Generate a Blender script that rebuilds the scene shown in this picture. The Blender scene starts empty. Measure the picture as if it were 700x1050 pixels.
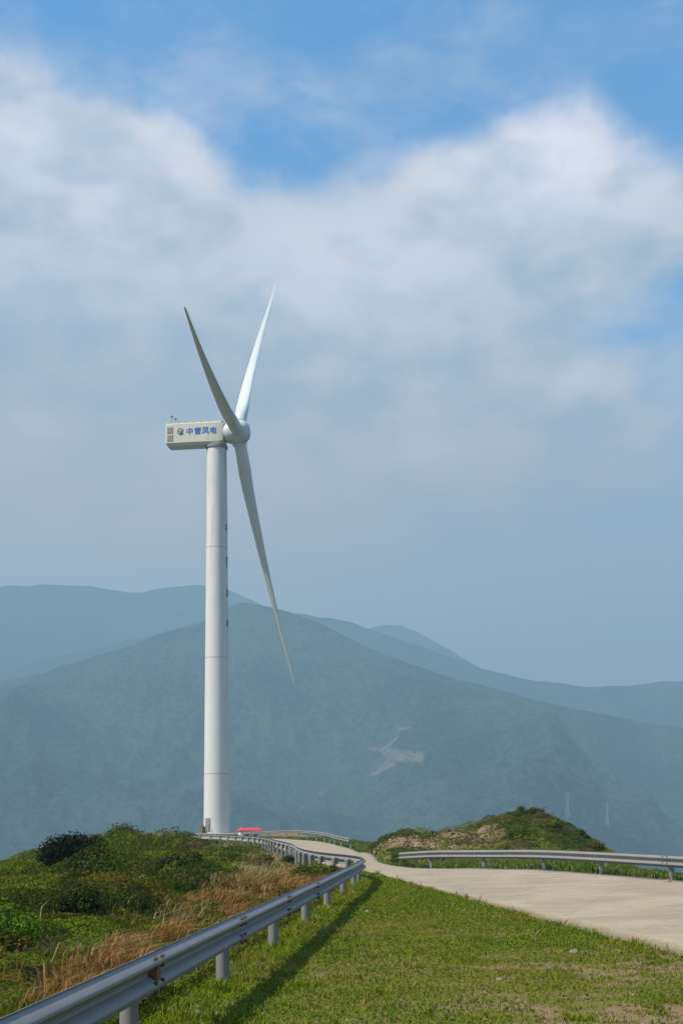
import bpy, math
import numpy as np
from math import radians as R
from mathutils import Vector, Matrix

C = bpy.context.scene.collection
scene = bpy.context.scene
CAMH = 1.65; F = 1320.0; HX, HY = 350.0, 845.0     # focal length and horizon of the photograph (700 x 1050)

# ------------------------------------------------------------------ camera
cam = bpy.data.cameras.new('camera')
cam.sensor_fit = 'VERTICAL'; cam.sensor_height = 36.0
cam.lens = F / 1050.0 * 36.0
cam.shift_y = (HY - 525.0) / 1050.0
cam.clip_start = 0.1; cam.clip_end = 60000
co = bpy.data.objects.new('camera', cam); C.objects.link(co)
co.location = (0, 0, CAMH); co.rotation_euler = (R(90), 0, 0)
scene.camera = co

# ------------------------------------------------------------------ sun and sky
TO_SUN = Vector((-0.78, -0.34, 0.98)).normalized()
SUN_EL = math.asin(TO_SUN.z); SUN_AZ = math.atan2(TO_SUN.x, TO_SUN.y)
sl = bpy.data.lights.new('sun', 'SUN'); sl.energy = 5.0; sl.angle = R(0.6); sl.color = (1.0, 0.93, 0.81)
so = bpy.data.objects.new('sun', sl); C.objects.link(so)
so.rotation_euler = TO_SUN.to_track_quat('Z', 'Y').to_euler()

scene.view_settings.view_transform = 'Standard'
scene.view_settings.look = 'None'
scene.view_settings.exposure = 0.70
scene.view_settings.gamma = 1.0
scene.view_settings.use_curve_mapping = False
scene.cycles.volume_bounces = 1
scene.cycles.max_bounces = 6
scene.cycles.transparent_max_bounces = 8

class NT:
    """small helper to write node trees"""
    def __init__(s, tree): s.t = tree; s.n = tree.nodes; s.l = tree.links
    def node(s, typ, **kw):
        n = s.n.new(typ)
        for k, v in kw.items(): setattr(n, k, v)
        return n
    def put(s, sock, v):
        if isinstance(v, bpy.types.NodeSocket): s.l.new(v, sock)
        elif v is not None: sock.default_value = v
    def math(s, op, a, b=None, clamp=False):
        n = s.node('ShaderNodeMath', operation=op); n.use_clamp = clamp
        s.put(n.inputs[0], a); s.put(n.inputs[1], b); return n.outputs[0]
    def vmath(s, op, a, b=None):
        n = s.node('ShaderNodeVectorMath', operation=op)
        s.put(n.inputs[0], a); s.put(n.inputs[1], b)
        return n.outputs['Value'] if op in ('LENGTH', 'DOT_PRODUCT') else n.outputs['Vector']
    def mix(s, f, a, b, blend='MIX'):
        n = s.node('ShaderNodeMix', data_type='RGBA', blend_type=blend)
        s.put(n.inputs[0], f); s.put(n.inputs[6], a); s.put(n.inputs[7], b); return n.outputs[2]
    def rng(s, v, a, b, c=0.0, d=1.0, smooth=True):
        n = s.node('ShaderNodeMapRange', interpolation_type='SMOOTHSTEP' if smooth else 'LINEAR')
        s.put(n.inputs[0], v); n.inputs[1].default_value = a; n.inputs[2].default_value = b
        n.inputs[3].default_value = c; n.inputs[4].default_value = d; return n.outputs[0]
    def noise(s, vec, scale, detail=4, rough=0.55, dist=0.0, out='Fac'):
        n = s.node('ShaderNodeTexNoise'); s.put(n.inputs['Vector'], vec)
        n.inputs['Scale'].default_value = scale; n.inputs['Detail'].default_value = detail
        n.inputs['Roughness'].default_value = rough; n.inputs['Distortion'].default_value = dist
        return n.outputs[out]
    def ramp(s, f, stops):
        n = s.node('ShaderNodeValToRGB'); e = n.color_ramp.elements
        while len(e) < len(stops): e.new(0.5)
        for i, (p, c) in enumerate(stops): e[i].position = p; e[i].color = (*c, 1)
        s.put(n.inputs[0], f); return n.outputs[0]

def direction(px, py):
    v = Vector(((px - HX) / F, 1.0, (HY - py) / F)); return v.normalized()

def make_world():
    w = bpy.data.worlds.new('World'); scene.world = w; w.use_nodes = True
    T = NT(w.node_tree); T.n.clear()
    out = T.node('ShaderNodeOutputWorld')
    sky = T.node('ShaderNodeTexSky'); sky.sky_type = 'NISHITA'; sky.sun_disc = False
    sky.sun_elevation = SUN_EL; sky.sun_rotation = SUN_AZ
    sky.altitude = 600; sky.air_density = 1.2; sky.dust_density = 0.6; sky.ozone_density = 2.0
    tc = T.node('ShaderNodeTexCoord').outputs['Generated']
    d = T.vmath('NORMALIZE', tc)
    sp = T.node('ShaderNodeSeparateXYZ'); T.put(sp.inputs[0], d)
    # big soft cloud banks: (px, py, half width, half height, weight) as directions in the sky
    banks = [(40, 235, 230, 125, .95), (110, 360, 330, 180, .85), (575, 240, 175, 112, .95), (440, 310, 210, 120, .85),
             (600, 430, 180, 100, .35), (300, 500, 480, 150, .75), (800, 240, 150, 120, .5), (-220, 260, 330, 240, .9),
             (450, 70, 220, 22, .16), (620, 30, 150, 26, .20), (90, 150, 110, 32, .40), (545, 160, 100, 34, .3),
             (430, 455, 46, 24, .35), (605, 398, 52, 24, .35), (665, 315, 75, 40, -.55), (590, 345, 70, 30, -.3), (160, 240, 80, 30, -.25), (285, 150, 80, 50, -.3), (690, 80, 60, 60, -.2)]
    heads = [(560, 150, 150, 55, 1), (90, 150, 150, 55, .8), (430, 452, 44, 22, .8), (605, 396, 54, 22, .7), (20, 462, 55, 30, .7), (350, 290, 150, 60, .6), (60, 290, 130, 50, .5), (480, 200, 80, 50, .6)]
    warp = T.vmath('SCALE', T.vmath('SUBTRACT', T.noise(d, 7.0, 5, .6, out='Color'), (.5, .5, .5)))
    warp.node.inputs['Scale'].default_value = .07
    dw = T.vmath('ADD', d, warp)
    tot = None
    for (px, py, rx, ry, wt) in banks:
        c = direction(px, py)
        v = T.vmath('SUBTRACT', dw, tuple(c))
        v = T.vmath('MULTIPLY', v, (F / rx, F / (rx + ry) * 1.2, F / ry))
        b = T.math('MULTIPLY', T.rng(T.vmath('LENGTH', v), 0.25, 1.25, 1.0, 0.0), wt)
        tot = b if tot is None else T.math('ADD', tot, b)
    hd = None
    for (px, py, rx, ry, wt) in heads:
        v = T.vmath('MULTIPLY', T.vmath('SUBTRACT', dw, tuple(direction(px, py))), (F / rx, F / (rx + ry) * 1.2, F / ry))
        b = T.math('MULTIPLY', T.rng(T.vmath('LENGTH', v), 0.1, 1.3, 1.0, 0.0), wt)
        hd = b if hd is None else T.math('MAXIMUM', hd, b)
    n1 = T.noise(T.vmath('MULTIPLY', d, (1, 1, 1.5)), 5.0, 7, .52, .2)
    n2 = T.noise(T.vmath('MULTIPLY', d, (1, 1, 1.9)), 15.0, 6, .5, .1)
    # away from the view the general noise carries the clouds
    behind = T.rng(sp.outputs[1], .25, .7, .42, 0.0)
    f = T.math('ADD', T.math('ADD', tot, behind), T.math('MULTIPLY', T.math('SUBTRACT', n1, .5), 1.05))
    f = T.math('ADD', f, T.math('MULTIPLY', T.math('SUBTRACT', n2, .5), .55))
    n3 = T.noise(T.vmath('MULTIPLY', d, (1, 1, 1.4)), 42.0, 6, .6, .2)
    f = T.math('ADD', f, T.math('MULTIPLY', T.math('SUBTRACT', n3, .5), .22))
    # thin high wisps across the blue
    wv = T.vmath('MULTIPLY', d, (1.6, 1, 4.2)); wn = T.noise(T.vmath('ADD', wv, T.vmath('MULTIPLY', T.noise(d, 9, 4, .6, out='Color'), (.12, .12, .12))), 4.0, 7, .62, .3)
    wisp = T.math('MULTIPLY', T.rng(wn, .44, .72), .42)
    mask = T.math('MAXIMUM', T.rng(f, 0.04, 0.98, 0.0, 0.95), wisp)
    # cloud colour: warm bright heads, grey blue bodies
    shade = T.math('ADD', T.math('MULTIPLY', n1, .5), T.math('MULTIPLY', n2, .5))
    cc = T.ramp(shade, [(0.35, (.20, .30, .41)), (0.47, (.34, .39, .45)), (0.58, (.58, .55, .565))])
    low = T.rng(sp.outputs[2], .10, .42, 1.0, 0.0)
    cc = T.mix(T.math('MULTIPLY', T.math('MULTIPLY', hd, T.rng(n2, .3, .65, .45, 1)), .75), cc, (.90, .81, .83, 1))
    cc = T.mix(T.math('MULTIPLY', low, .80), cc, (.33, .31, .305, 1))
    skyc = T.vmath('MULTIPLY', sky.outputs[0], (.016, .098, .145))
    col = T.mix(mask, skyc, cc)
    # grey murk low in the sky, thinning upwards and broken by the noise
    veil = T.rng(T.math('ADD', sp.outputs[2], T.math('MULTIPLY', T.math('SUBTRACT', n1, .5), .12)), .10, .40, .95, 0.0)
    col = T.mix(veil, col, T.mix(T.rng(sp.outputs[0], -.22, .25), (.64, .52, .44, 1), (.42, .35, .30, 1)))
    bg = T.node('ShaderNodeBackground'); T.put(bg.inputs[0], col); bg.inputs[1].default_value = 1.0
    T.l.new(bg.outputs[0], out.inputs[0])
make_world()

# ------------------------------------------------------------------ helpers
def vnoise(x, y, seed=0, octv=4, rough=.5):
    x = np.asarray(x, float); y = np.asarray(y, float); tot = 0; amp = 1; norm = 0
    def h(i, j, s):
        n = (i.astype(np.int64) * 374761393 + j.astype(np.int64) * 668265263 + s * 974711) & 0xffffffff
        n = ((n ^ (n >> 13)) * 1274126177) & 0xffffffff
        return ((n ^ (n >> 16)) & 0xffff) / 65535.0
    for o in range(octv):
        xs = x * 2 ** o + 17.3 * o; ys = y * 2 ** o - 9.1 * o
        i = np.floor(xs); j = np.floor(ys); fx = xs - i; fy = ys - j
        fx = fx * fx * fx * (fx * (fx * 6 - 15) + 10); fy = fy * fy * fy * (fy * (fy * 6 - 15) + 10)
        s = seed * 31 + o
        v = (h(i, j, s) * (1 - fx) + h(i + 1, j, s) * fx) * (1 - fy) + (h(i, j + 1, s) * (1 - fx) + h(i + 1, j + 1, s) * fx) * fy
        tot = tot + amp * v; norm += amp; amp *= rough
    return tot / norm            # 0..1

def sstep(x, a, b):
    t = np.clip((np.asarray(x, float) - a) / (b - a), 0, 1); return t * t * (3 - 2 * t)

def px_to(px, py, d):
    return Vector(((px - HX) / F * d, d, CAMH + (HY - py) / F * d))

def mesh_np(name, V, faces, mats, attrs=None, smooth=False):
    """faces: list of int arrays (n,k)"""
    me = bpy.data.meshes.new(name)
    V = np.asarray(V, np.float32).reshape(-1, 3)
    me.vertices.add(len(V)); me.vertices.foreach_set('co', V.ravel())
    faces = [np.asarray(f, np.int32) for f in faces if len(f)]
    li = np.concatenate([f.ravel() for f in faces]); nl = np.concatenate([np.full(len(f), f.shape[1], np.int32) for f in faces])
    me.loops.add(len(li)); me.loops.foreach_set('vertex_index', li)
    me.polygons.add(len(nl)); st = np.concatenate([[0], np.cumsum(nl)[:-1]]).astype(np.int32)
    me.polygons.foreach_set('loop_start', st); me.polygons.foreach_set('loop_total', nl)
    if smooth: me.polygons.foreach_set('use_smooth', np.ones(len(nl), bool))
    me.update(calc_edges=True)
    for k, a in (attrs or {}).items():
        a = np.asarray(a, np.float32)
        if a.ndim == 1: at = me.attributes.new(k, 'FLOAT', 'POINT'); at.data.foreach_set('value', a)
        else:
            if a.shape[1] == 3: a = np.concatenate([a, np.ones((len(a), 1), np.float32)], 1)
            at = me.attributes.new(k, 'FLOAT_COLOR', 'POINT'); at.data.foreach_set('color', a.ravel())
    for m in (mats if isinstance(mats, (list, tuple)) else [mats]): me.materials.append(m)
    return me

def tag(o, label=None, cat=None, group=None, kind=None):
    if label: o['label'] = label
    if cat: o['category'] = cat
    if group: o['group'] = group
    if kind: o['kind'] = kind
    return o
def ob(name, me, parent=None, loc=(0, 0, 0), rz=0):
    o = bpy.data.objects.new(name, me); C.objects.link(o); o.location = loc; o.rotation_euler = (0, 0, rz)
    if parent: o.parent = parent
    return o
def empty(name, loc, rz=0):
    o = bpy.data.objects.new(name, None); C.objects.link(o); o.location = loc; o.rotation_euler = (0, 0, rz); return o

class MB:
    """collects shapes into one mesh"""
    def __init__(s): s.v = []; s.f = []
    def add(s, V, Fs):
        b = len(s.v); s.v += [tuple(v) for v in V]; s.f += [tuple(i + b for i in f) for f in Fs]
    def box(s, c, sz, M=None):
        x, y, z = (k / 2 for k in sz)
        V = [Vector((a * x, b * y, e * z)) for a in (-1, 1) for b in (-1, 1) for e in (-1, 1)]
        V = [(M @ v if M else v) + Vector(c) for v in V]
        s.add(V, [(0, 1, 3, 2), (4, 6, 7, 5), (0, 4, 5, 1), (2, 3, 7, 6), (0, 2, 6, 4), (1, 5, 7, 3)])
    def tube(s, a, b, r0, r1=None, n=12, cap=True):
        a = Vector(a); b = Vector(b); r1 = r0 if r1 is None else r1
        q = (b - a).to_track_quat('Z', 'Y'); V = []
        for p, r in ((a, r0), (b, r1)):
            V += [p + q @ Vector((math.cos(t) * r, math.sin(t) * r, 0)) for t in [2 * math.pi * k / n for k in range(n)]]
        Fs = [(k, (k + 1) % n, n + (k + 1) % n, n + k) for k in range(n)]
        if cap: Fs += [tuple(range(n - 1, -1, -1)), tuple(range(n, 2 * n))]
        s.add(V, Fs)
    def lathe(s, prof, n=32, org=(0, 0, 0), q=None, cap=True):
        V = []; o = Vector(org)
        for r, z in prof:
            for k in range(n):
                t = 2 * math.pi * k / n; p = Vector((r * math.cos(t), r * math.sin(t), z)); V.append(o + (q @ p if q else p))
        m = len(prof)
        Fs = [(i * n + k, i * n + (k + 1) % n, (i + 1) * n + (k + 1) % n, (i + 1) * n + k) for i in range(m - 1) for k in range(n)]
        if cap: Fs += [tuple(range(n - 1, -1, -1)), tuple((m - 1) * n + k for k in range(n))]
        s.add(V, Fs)
    def mesh(s, name, mat, smooth=None):
        me = bpy.data.meshes.new(name); me.from_pydata(s.v, [], s.f); me.update()
        me.materials.append(mat)
        if smooth is not None:
            me.polygons.foreach_set('use_smooth', [True] * len(me.polygons)); me.set_sharp_from_angle(angle=R(smooth))
        return me
    def build(s, name, mat, parent=None, smooth=None, loc=(0, 0, 0)):
        return ob(name, s.mesh(name, mat, smooth), parent, loc)

# ------------------------------------------------------------------ materials
def mat(name):
    m = bpy.data.materials.new(name); m.use_nodes = True
    T = NT(m.node_tree); b = T.n['Principled BSDF']; return m, T, b
def bump(T, b, h, strength=.3, dist=.02):
    n = T.node('ShaderNodeBump'); n.inputs['Strength'].default_value = strength; n.inputs['Distance'].default_value = dist
    T.put(n.inputs['Height'], h); T.l.new(n.outputs[0], b.inputs['Normal'])
def plain(name, col, rough=.6, metal=0, var=.12, scale=6):
    m, T, b = mat(name); g = T.node('ShaderNodeNewGeometry').outputs['Position']
    n = T.noise(g, scale, 5)
    T.put(b.inputs['Base Color'], T.mix(n, (*[c * (1 - var) for c in col], 1), (*[min(1, c * (1 + var)) for c in col], 1)))
    b.inputs['Roughness'].default_value = rough; b.inputs['Metallic'].default_value = metal
    return m

def mat_leaf(name, transl=.35, rough=.55):
    m = bpy.data.materials.new(name); m.use_nodes = True; T = NT(m.node_tree)
    b = T.n['Principled BSDF']; a = T.node('ShaderNodeAttribute', attribute_name='Col').outputs['Color']
    T.put(b.inputs['Base Color'], a); b.inputs['Roughness'].default_value = rough
    b.inputs['Specular IOR Level'].default_value = .05
    tr = T.node('ShaderNodeBsdfTranslucent'); T.put(tr.inputs[0], T.mix(1.0, a, (1.0, 1.0, .55, 1), 'MULTIPLY'))
    mx = T.node('ShaderNodeMixShader'); mx.inputs[0].default_value = transl
    T.l.new(b.outputs[0], mx.inputs[1]); T.l.new(tr.outputs[0], mx.inputs[2])
    T.l.new(mx.outputs[0], T.n['Material Output'].inputs[0]); return m
M_LEAF = mat_leaf('leaf'); M_GRASS = mat_leaf('grass_blade', .3, .6); M_DRY = mat_leaf('dry_blade', .3, .7)

def mat_ground():
    m, T, b = mat('ground'); g = T.node('ShaderNodeNewGeometry').outputs['Position']
    n = T.noise(g, .9, 7, .6); n2 = T.noise(g, 9, 6, .65); n3 = T.noise(g, .01, 8, .6)
    soil = T.mix(n2, (.13, .08, .04, 1), (.30, .20, .11, 1))
    green = T.mix(n2, (.08, .095, .010, 1), (.17, .16, .03, 1))
    at = T.node('ShaderNodeAttribute', attribute_name='bare').outputs['Fac']
    k = T.rng(T.math('ADD', at, T.math('MULTIPLY', T.math('SUBTRACT', n2, .5), .9)), .35, .65)
    near = T.mix(k, T.mix(T.rng(n, .35, .7), green, T.mix(.6, green, soil)), soil)
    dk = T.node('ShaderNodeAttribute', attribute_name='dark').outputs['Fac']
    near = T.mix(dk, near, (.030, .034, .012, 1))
    far = T.node('ShaderNodeAttribute', attribute_name='far').outputs['Fac']
    wood = T.mix(n3, (.020, .040, .016, 1), (.05, .075, .028, 1))
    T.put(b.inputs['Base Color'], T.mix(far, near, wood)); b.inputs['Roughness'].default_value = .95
    b.inputs['Specular IOR Level'].default_value = .1
    bump(T, b, n2, .6, .04); return m
M_GROUND = mat_ground()

def mat_road():
    m, T, b = mat('concrete_road'); g = T.node('ShaderNodeNewGeometry').outputs['Position']
    n = T.noise(g, .5, 6, .6); n2 = T.noise(g, 14, 6, .7); n3 = T.noise(T.vmath('MULTIPLY', g, (.25, 1.3, 1)), 1.6, 5, .6, .3)
    c = T.mix(T.rng(n, .3, .7), (.31, .235, .150, 1), (.41, .32, .212, 1))
    c = T.mix(T.rng(n3, .45, .72, 0, .6), c, (.22, .18, .13, 1))
    c = T.mix(T.math('MULTIPLY', T.rng(n2, .5, .75), .6), c, (.20, .165, .12, 1))
    # slab joints from the along-road coordinate
    s = T.node('ShaderNodeAttribute', attribute_name='along').outputs['Fac']
    fr = T.math('FRACT', T.math('DIVIDE', s, 4.5))
    j = T.rng(T.math('ABSOLUTE', T.math('SUBTRACT', fr, .5)), .493, .4985)
    c = T.mix(T.math('MULTIPLY', j, .6), c, (.14, .12, .09, 1))
    # lighter tyre tracks and dirty verges across the road
    a = T.node('ShaderNodeAttribute', attribute_name='across').outputs['Fac']
    v = T.rng(T.math('ADD', T.math('ABSOLUTE', T.math('SUBTRACT', a, .5)), T.math('MULTIPLY', T.math('SUBTRACT', n2, .5), .12)), .42, .5)
    c = T.mix(T.math('MULTIPLY', v, .8), c, (.15, .115, .065, 1))
    cr = T.node('ShaderNodeTexVoronoi', feature='DISTANCE_TO_EDGE'); T.put(cr.inputs[0], T.vmath('ADD', g, T.noise(g, 2, 3, out='Color'))); cr.inputs['Scale'].default_value = .35
    c = T.mix(T.math('MULTIPLY', T.rng(cr.outputs[0], 0, .012, 1, 0), .45), c, (.12, .1, .08, 1))
    T.put(b.inputs['Base Color'], c); b.inputs['Roughness'].default_value = .9
    bump(T, b, n2, .3, .01); return m

def mat_steel():
    m, T, b = mat('galvanized_steel'); tc = T.node('ShaderNodeTexCoord').outputs['Object']
    n = T.noise(tc, 3.5, 6, .65); st = T.noise(T.vmath('MULTIPLY', tc, (9, 9, .8)), 3, 4, .6); f = T.noise(tc, 60, 3, .6)
    c = T.mix(n, (.17, .166, .158, 1), (.27, .264, .255, 1))
    c = T.mix(T.rng(st, .55, .8, 0, .4), c, (.20, .21, .215, 1))
    rust = T.noise(tc, 2.3, 7, .7)
    c = T.mix(T.rng(rust, .68, .76, 0, .55), c, (.16, .09, .05, 1))
    T.put(b.inputs['Base Color'], c); b.inputs['Metallic'].default_value = .15
    T.put(b.inputs['Roughness'], T.rng(f, .2, .8, .5, .7)); bump(T, b, f, .08, .004); return m

def mat_white(name, stain_dir=True, base=(.70, .71, .68), stain=(.42, .38, .28), amt=.5):
    m, T, b = mat(name); tc = T.node('ShaderNodeTexCoord').outputs['Object']
    n = T.noise(T.vmath('MULTIPLY', tc, (1.3, 1.3, .07) if stain_dir else (.9, .9, .9)), 1.2, 7, .65, .3)
    n2 = T.noise(tc, .35, 5, .6); n3 = T.noise(tc, 4, 5, .7)
    c = T.mix(n2, (*[k * .93 for k in base], 1), (*base, 1))
    c = T.mix(T.math('MULTIPLY', T.rng(n, .52, .78), amt), c, (*stain, 1))
    c = T.mix(T.math('MULTIPLY', T.rng(n3, .66, .8), amt * .7), c, (*[k * .6 for k in stain], 1))
    T.put(b.inputs['Base Color'], c); b.inputs['Roughness'].default_value = .42
    return m
M_ROAD = mat_road(); M_STEEL = mat_steel()
M_BOLT = plain('rusty_bolt', (.10, .06, .04), .8); M_RUST = plain('rust', (.20, .095, .05), .9, var=.4, scale=25)

def mat_tower():
    m, T, b = mat('tower_paint'); tc = T.node('ShaderNodeTexCoord').outputs['Object']
    sp = T.node('ShaderNodeSeparateXYZ'); T.put(sp.inputs[0], tc); z = sp.outputs[2]
    base = T.mix(T.noise(tc, .3, 5), (.60, .59, .55, 1), (.66, .65, .61, 1))
    st = T.noise(T.vmath('MULTIPLY', tc, (1.4, 1.4, .10)), 1.3, 7, .7, .2)
    top = T.rng(z, 22, 62, .12, 1.0)
    c = T.mix(T.math('MULTIPLY', T.rng(st, .45, .72), top), base, (.44, .40, .31, 1))
    sp2 = T.noise(tc, 2.0, 6, .75)
    c = T.mix(T.math('MULTIPLY', T.rng(sp2, .62, .76), T.math('ADD', top, .1)), c, (.26, .26, .22, 1))
    # weld seams between the rolled plates
    fr = T.math('FRACT', T.math('DIVIDE', z, 2.45))
    w = T.rng(T.math('ABSOLUTE', T.math('SUBTRACT', fr, .5)), .478, .496)
    c = T.mix(T.math('MULTIPLY', w, .20), c, (.40, .41, .39, 1))
    T.put(b.inputs['Base Color'], c); b.inputs['Roughness'].default_value = .45
    return m
M_TOWER = mat_tower()
M_NAC = mat_white('nacelle_paint', True, (.66, .62, .50), (.42, .33, .20), .6)
M_BLADE = mat_white('blade_paint', False, (.62, .66, .64), (.42, .42, .38), .35)
M_HUB = mat_white('hub_paint', False, (.56, .59, .56), (.42, .42, .36), .4)
M_BLUE = plain('blue_lettering', (.0, .11, .45), .5); M_NAVY = plain('navy_lettering', (.008, .016, .05), .5)
M_TEAL = plain('teal_emblem', (.02, .10, .13), .5)
M_DARK = plain('dark_metal', (.05, .055, .06), .6); M_VENT = plain('vent_grille', (.23, .22, .19), .7)
M_REDROOF = plain('red_roof', (.62, .04, .06), .55); M_HUT = plain('hut_wall', (.55, .60, .61), .7)
M_GLASS = plain('dark_window', (.03, .045, .055), .15); M_WHITE = plain('white_trim', (.66, .67, .66), .6)
M_BARK = plain('bark', (.09, .065, .045), .95, var=.3, scale=20)
M_ROCK = plain('pale_rock', (.25, .195, .135), .95, var=.35, scale=9)

# ------------------------------------------------------------------ terrain
LX = np.array([[-300, -5], [0, -5], [10, -6], [20, -8], [40, -8.5], [60, -11.5], [100, -17], [150, -27], [200, -34], [240, -34], [9000, -34]], float)
RX = np.array([[-300, 16], [0, 14], [20, 12], [30, 10.6], [45, 9.8], [58, 12], [70, 13], [82, 8], [92, 3.4], [130, 1.5], [160, -2], [200, -6], [240, -8], [9000, -8]], float)
MOUND = np.array([[330, 861], [360, 860], [380, 860], [400, 858.5], [430, 856.5], [460, 857], [480, 853.5], [500, 844], [520, 838], [540, 835], [555, 838],
                  [570, 848], [590, 860], [610, 870], [625, 876], [650, 888]], float)
def mound(x, y):
    x = np.asarray(x, float); y = np.asarray(y, float)
    px = HX + F * x / np.maximum(y, 5); D0 = 66.0
    xc = x                                   # crest height as a function of x at the crest distance
    cy = np.interp(HX + F * xc / D0, MOUND[:, 0], MOUND[:, 1])
    H = np.maximum(CAMH - (cy - HY) / F * D0, 0)
    H = H + (vnoise(x * .9, y * .9, 5, 5, .6) - .5) * .8 * sstep(H, .2, 1)
    s = sstep(x, .9, 2.6)
    fr = np.where(y < D0, sstep(y, D0 - 9.5, D0 - .5), 1 - sstep(y, D0 + 1.5, D0 + 9))
    return H * s * fr * (1 - sstep(x, 14, 16))
def G(x, y):
    x = np.asarray(x, float); y = np.asarray(y, float)
    xl = np.interp(y, LX[:, 0], LX[:, 1]); xr = np.interp(y, RX[:, 0], RX[:, 1])
    tl = np.maximum(xl - x, 0); tr = np.maximum(x - xr, 0); tf = np.maximum(y - 232, 0)
    def fall(t, a, b, cap): return np.where(t < cap, a * t + b * t * t, a * cap + b * cap * cap + (a + 2 * b * cap) * (t - cap))
    z = -fall(tl, .17, .011, 26) - fall(tr, .25, .03, 10) - fall(tf, .1, .02, 12)
    road = 1 - sstep(np.abs(x - 3), 5, 14)
    z = z + (vnoise(x * .12, y * .12, 2, 3) - .5) * .5 * sstep(tl, 0, 10) + (vnoise(x * .5, y * .5, 3, 3) - .5) * .05
    z = z + .15 * sstep(x, 3.0, 7.5) * sstep(y, 22, 30) * (1 - sstep(y, 50, 58)) - .10 * sstep(y, 42, 52) * (1 - sstep(x, 3, 6))
    z = z + mound(x, y)
    # hollow where the little hut stands, past the crest of the track
    z = z - 1.6 * np.exp(-(((x + 13.3) / 4.2) ** 2 + ((y - 187) / 8.5) ** 2))
    floor = -255 + 25 * vnoise(x * .002, y * .002, 9, 5)
    return np.maximum(z, floor)

def bare_field(x, y):
    a = vnoise(x * .45, y * .75, 21, 5, .65); f = vnoise(x * 5, y * 6, 24, 3)
    b = sstep(a, .42, .58) * sstep(x, 0.0, 2.2) * (1 - sstep(y, 14, 20)) * sstep(f, .25, .55)
    return np.maximum(b, .6 * sstep(vnoise(x * 1.1, y * 1.3, 22, 4, .6), .60, .75) * sstep(f, .3, .6))

def make_ground():
    n = 620; u = np.linspace(-1, 1, n); a = 9.0; U = 7.3
    xs = a * np.sinh(u * U); ys = 32 + a * 1.6 * np.sinh(u * U * .93)
    X, Y = np.meshgrid(xs, ys); Z = G(X, Y)
    # canopy roughness far below
    d = np.hypot(X, Y - 60)
    Z = Z + sstep(d, 120, 400) * (vnoise(X * .03, Y * .03, 12, 4) - .5) * 12
    V = np.stack([X, Y, Z], -1).reshape(-1, 3)
    i = np.arange(n * n).reshape(n, n)
    q = np.stack([i[:-1, :-1], i[:-1, 1:], i[1:, 1:], i[1:, :-1]], -1).reshape(-1, 4)
    xl = np.interp(Y, LX[:, 0], LX[:, 1])
    far = sstep(d, 90, 170) * sstep(-Z, 4, 14)
    rub = sstep(mound(X, Y), .3, .7) * (1 - sstep(X, 7.6, 9.2)) * (1 - sstep(Y, 66, 68))
    pad = sstep(Y, 128, 150) * sstep(vnoise(X * .12, Y * .05, 4, 3), .35, .5)
    bare = np.maximum(np.maximum(bare_field(X, Y), rub * .62), pad)
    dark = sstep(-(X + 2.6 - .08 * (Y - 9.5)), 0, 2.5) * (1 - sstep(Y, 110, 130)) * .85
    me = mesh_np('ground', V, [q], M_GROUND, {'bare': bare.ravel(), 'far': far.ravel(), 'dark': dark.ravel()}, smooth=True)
    tag(ob('ground', me), kind='structure')
make_ground()

# ------------------------------------------------------------------ road
def resample(P, n):
    P = np.asarray(P, float); k = P.shape[1]
    out = []; m = len(P)
    for i in range(m - 1):
        p0 = P[max(i - 1, 0)]; p1 = P[i]; p2 = P[i + 1]; p3 = P[min(i + 2, m - 1)]
        for t in np.linspace(0, 1, 24, endpoint=False):
            out.append(.5 * ((2 * p1) + (-p0 + p2) * t + (2 * p0 - 5 * p1 + 4 * p2 - p3) * t * t + (-p0 + 3 * p1 - 3 * p2 + p3) * t ** 3))
    out.append(P[-1]); out = np.array(out)
    s = np.concatenate([[0], np.cumsum(np.linalg.norm(np.diff(out[:, :2], axis=0), axis=1))])
    t = np.linspace(0, s[-1], n)
    return np.stack([np.interp(t, s, out[:, j]) for j in range(k)], 1), t
def L2R(pts): return pts
ROAD_L = [(4.9, -12), (4.7, 4), (4.2, 15.8), (3.85, 18.2), (3.4, 22.3), (2.66, 28), (1.75, 35.5), (1.15, 41), (.45, 46), (-.75, 53), (-1.6, 64), (-3.0, 77), (-5.0, 96), (-8.3, 118), (-14, 140), (-22, 160)]
ROAD_R = [(11.6, -12), (11.2, 6), (10.4, 22), (9.2, 31), (8.0, 36.5), (6.3, 42.2), (4.4, 46.4), (2.9, 49.8), (2.0, 53.5), (1.75, 58), (1.45, 66), (1.1, 79), (.5, 94), (-2.2, 128), (-8, 154), (-18, 176)]
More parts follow.
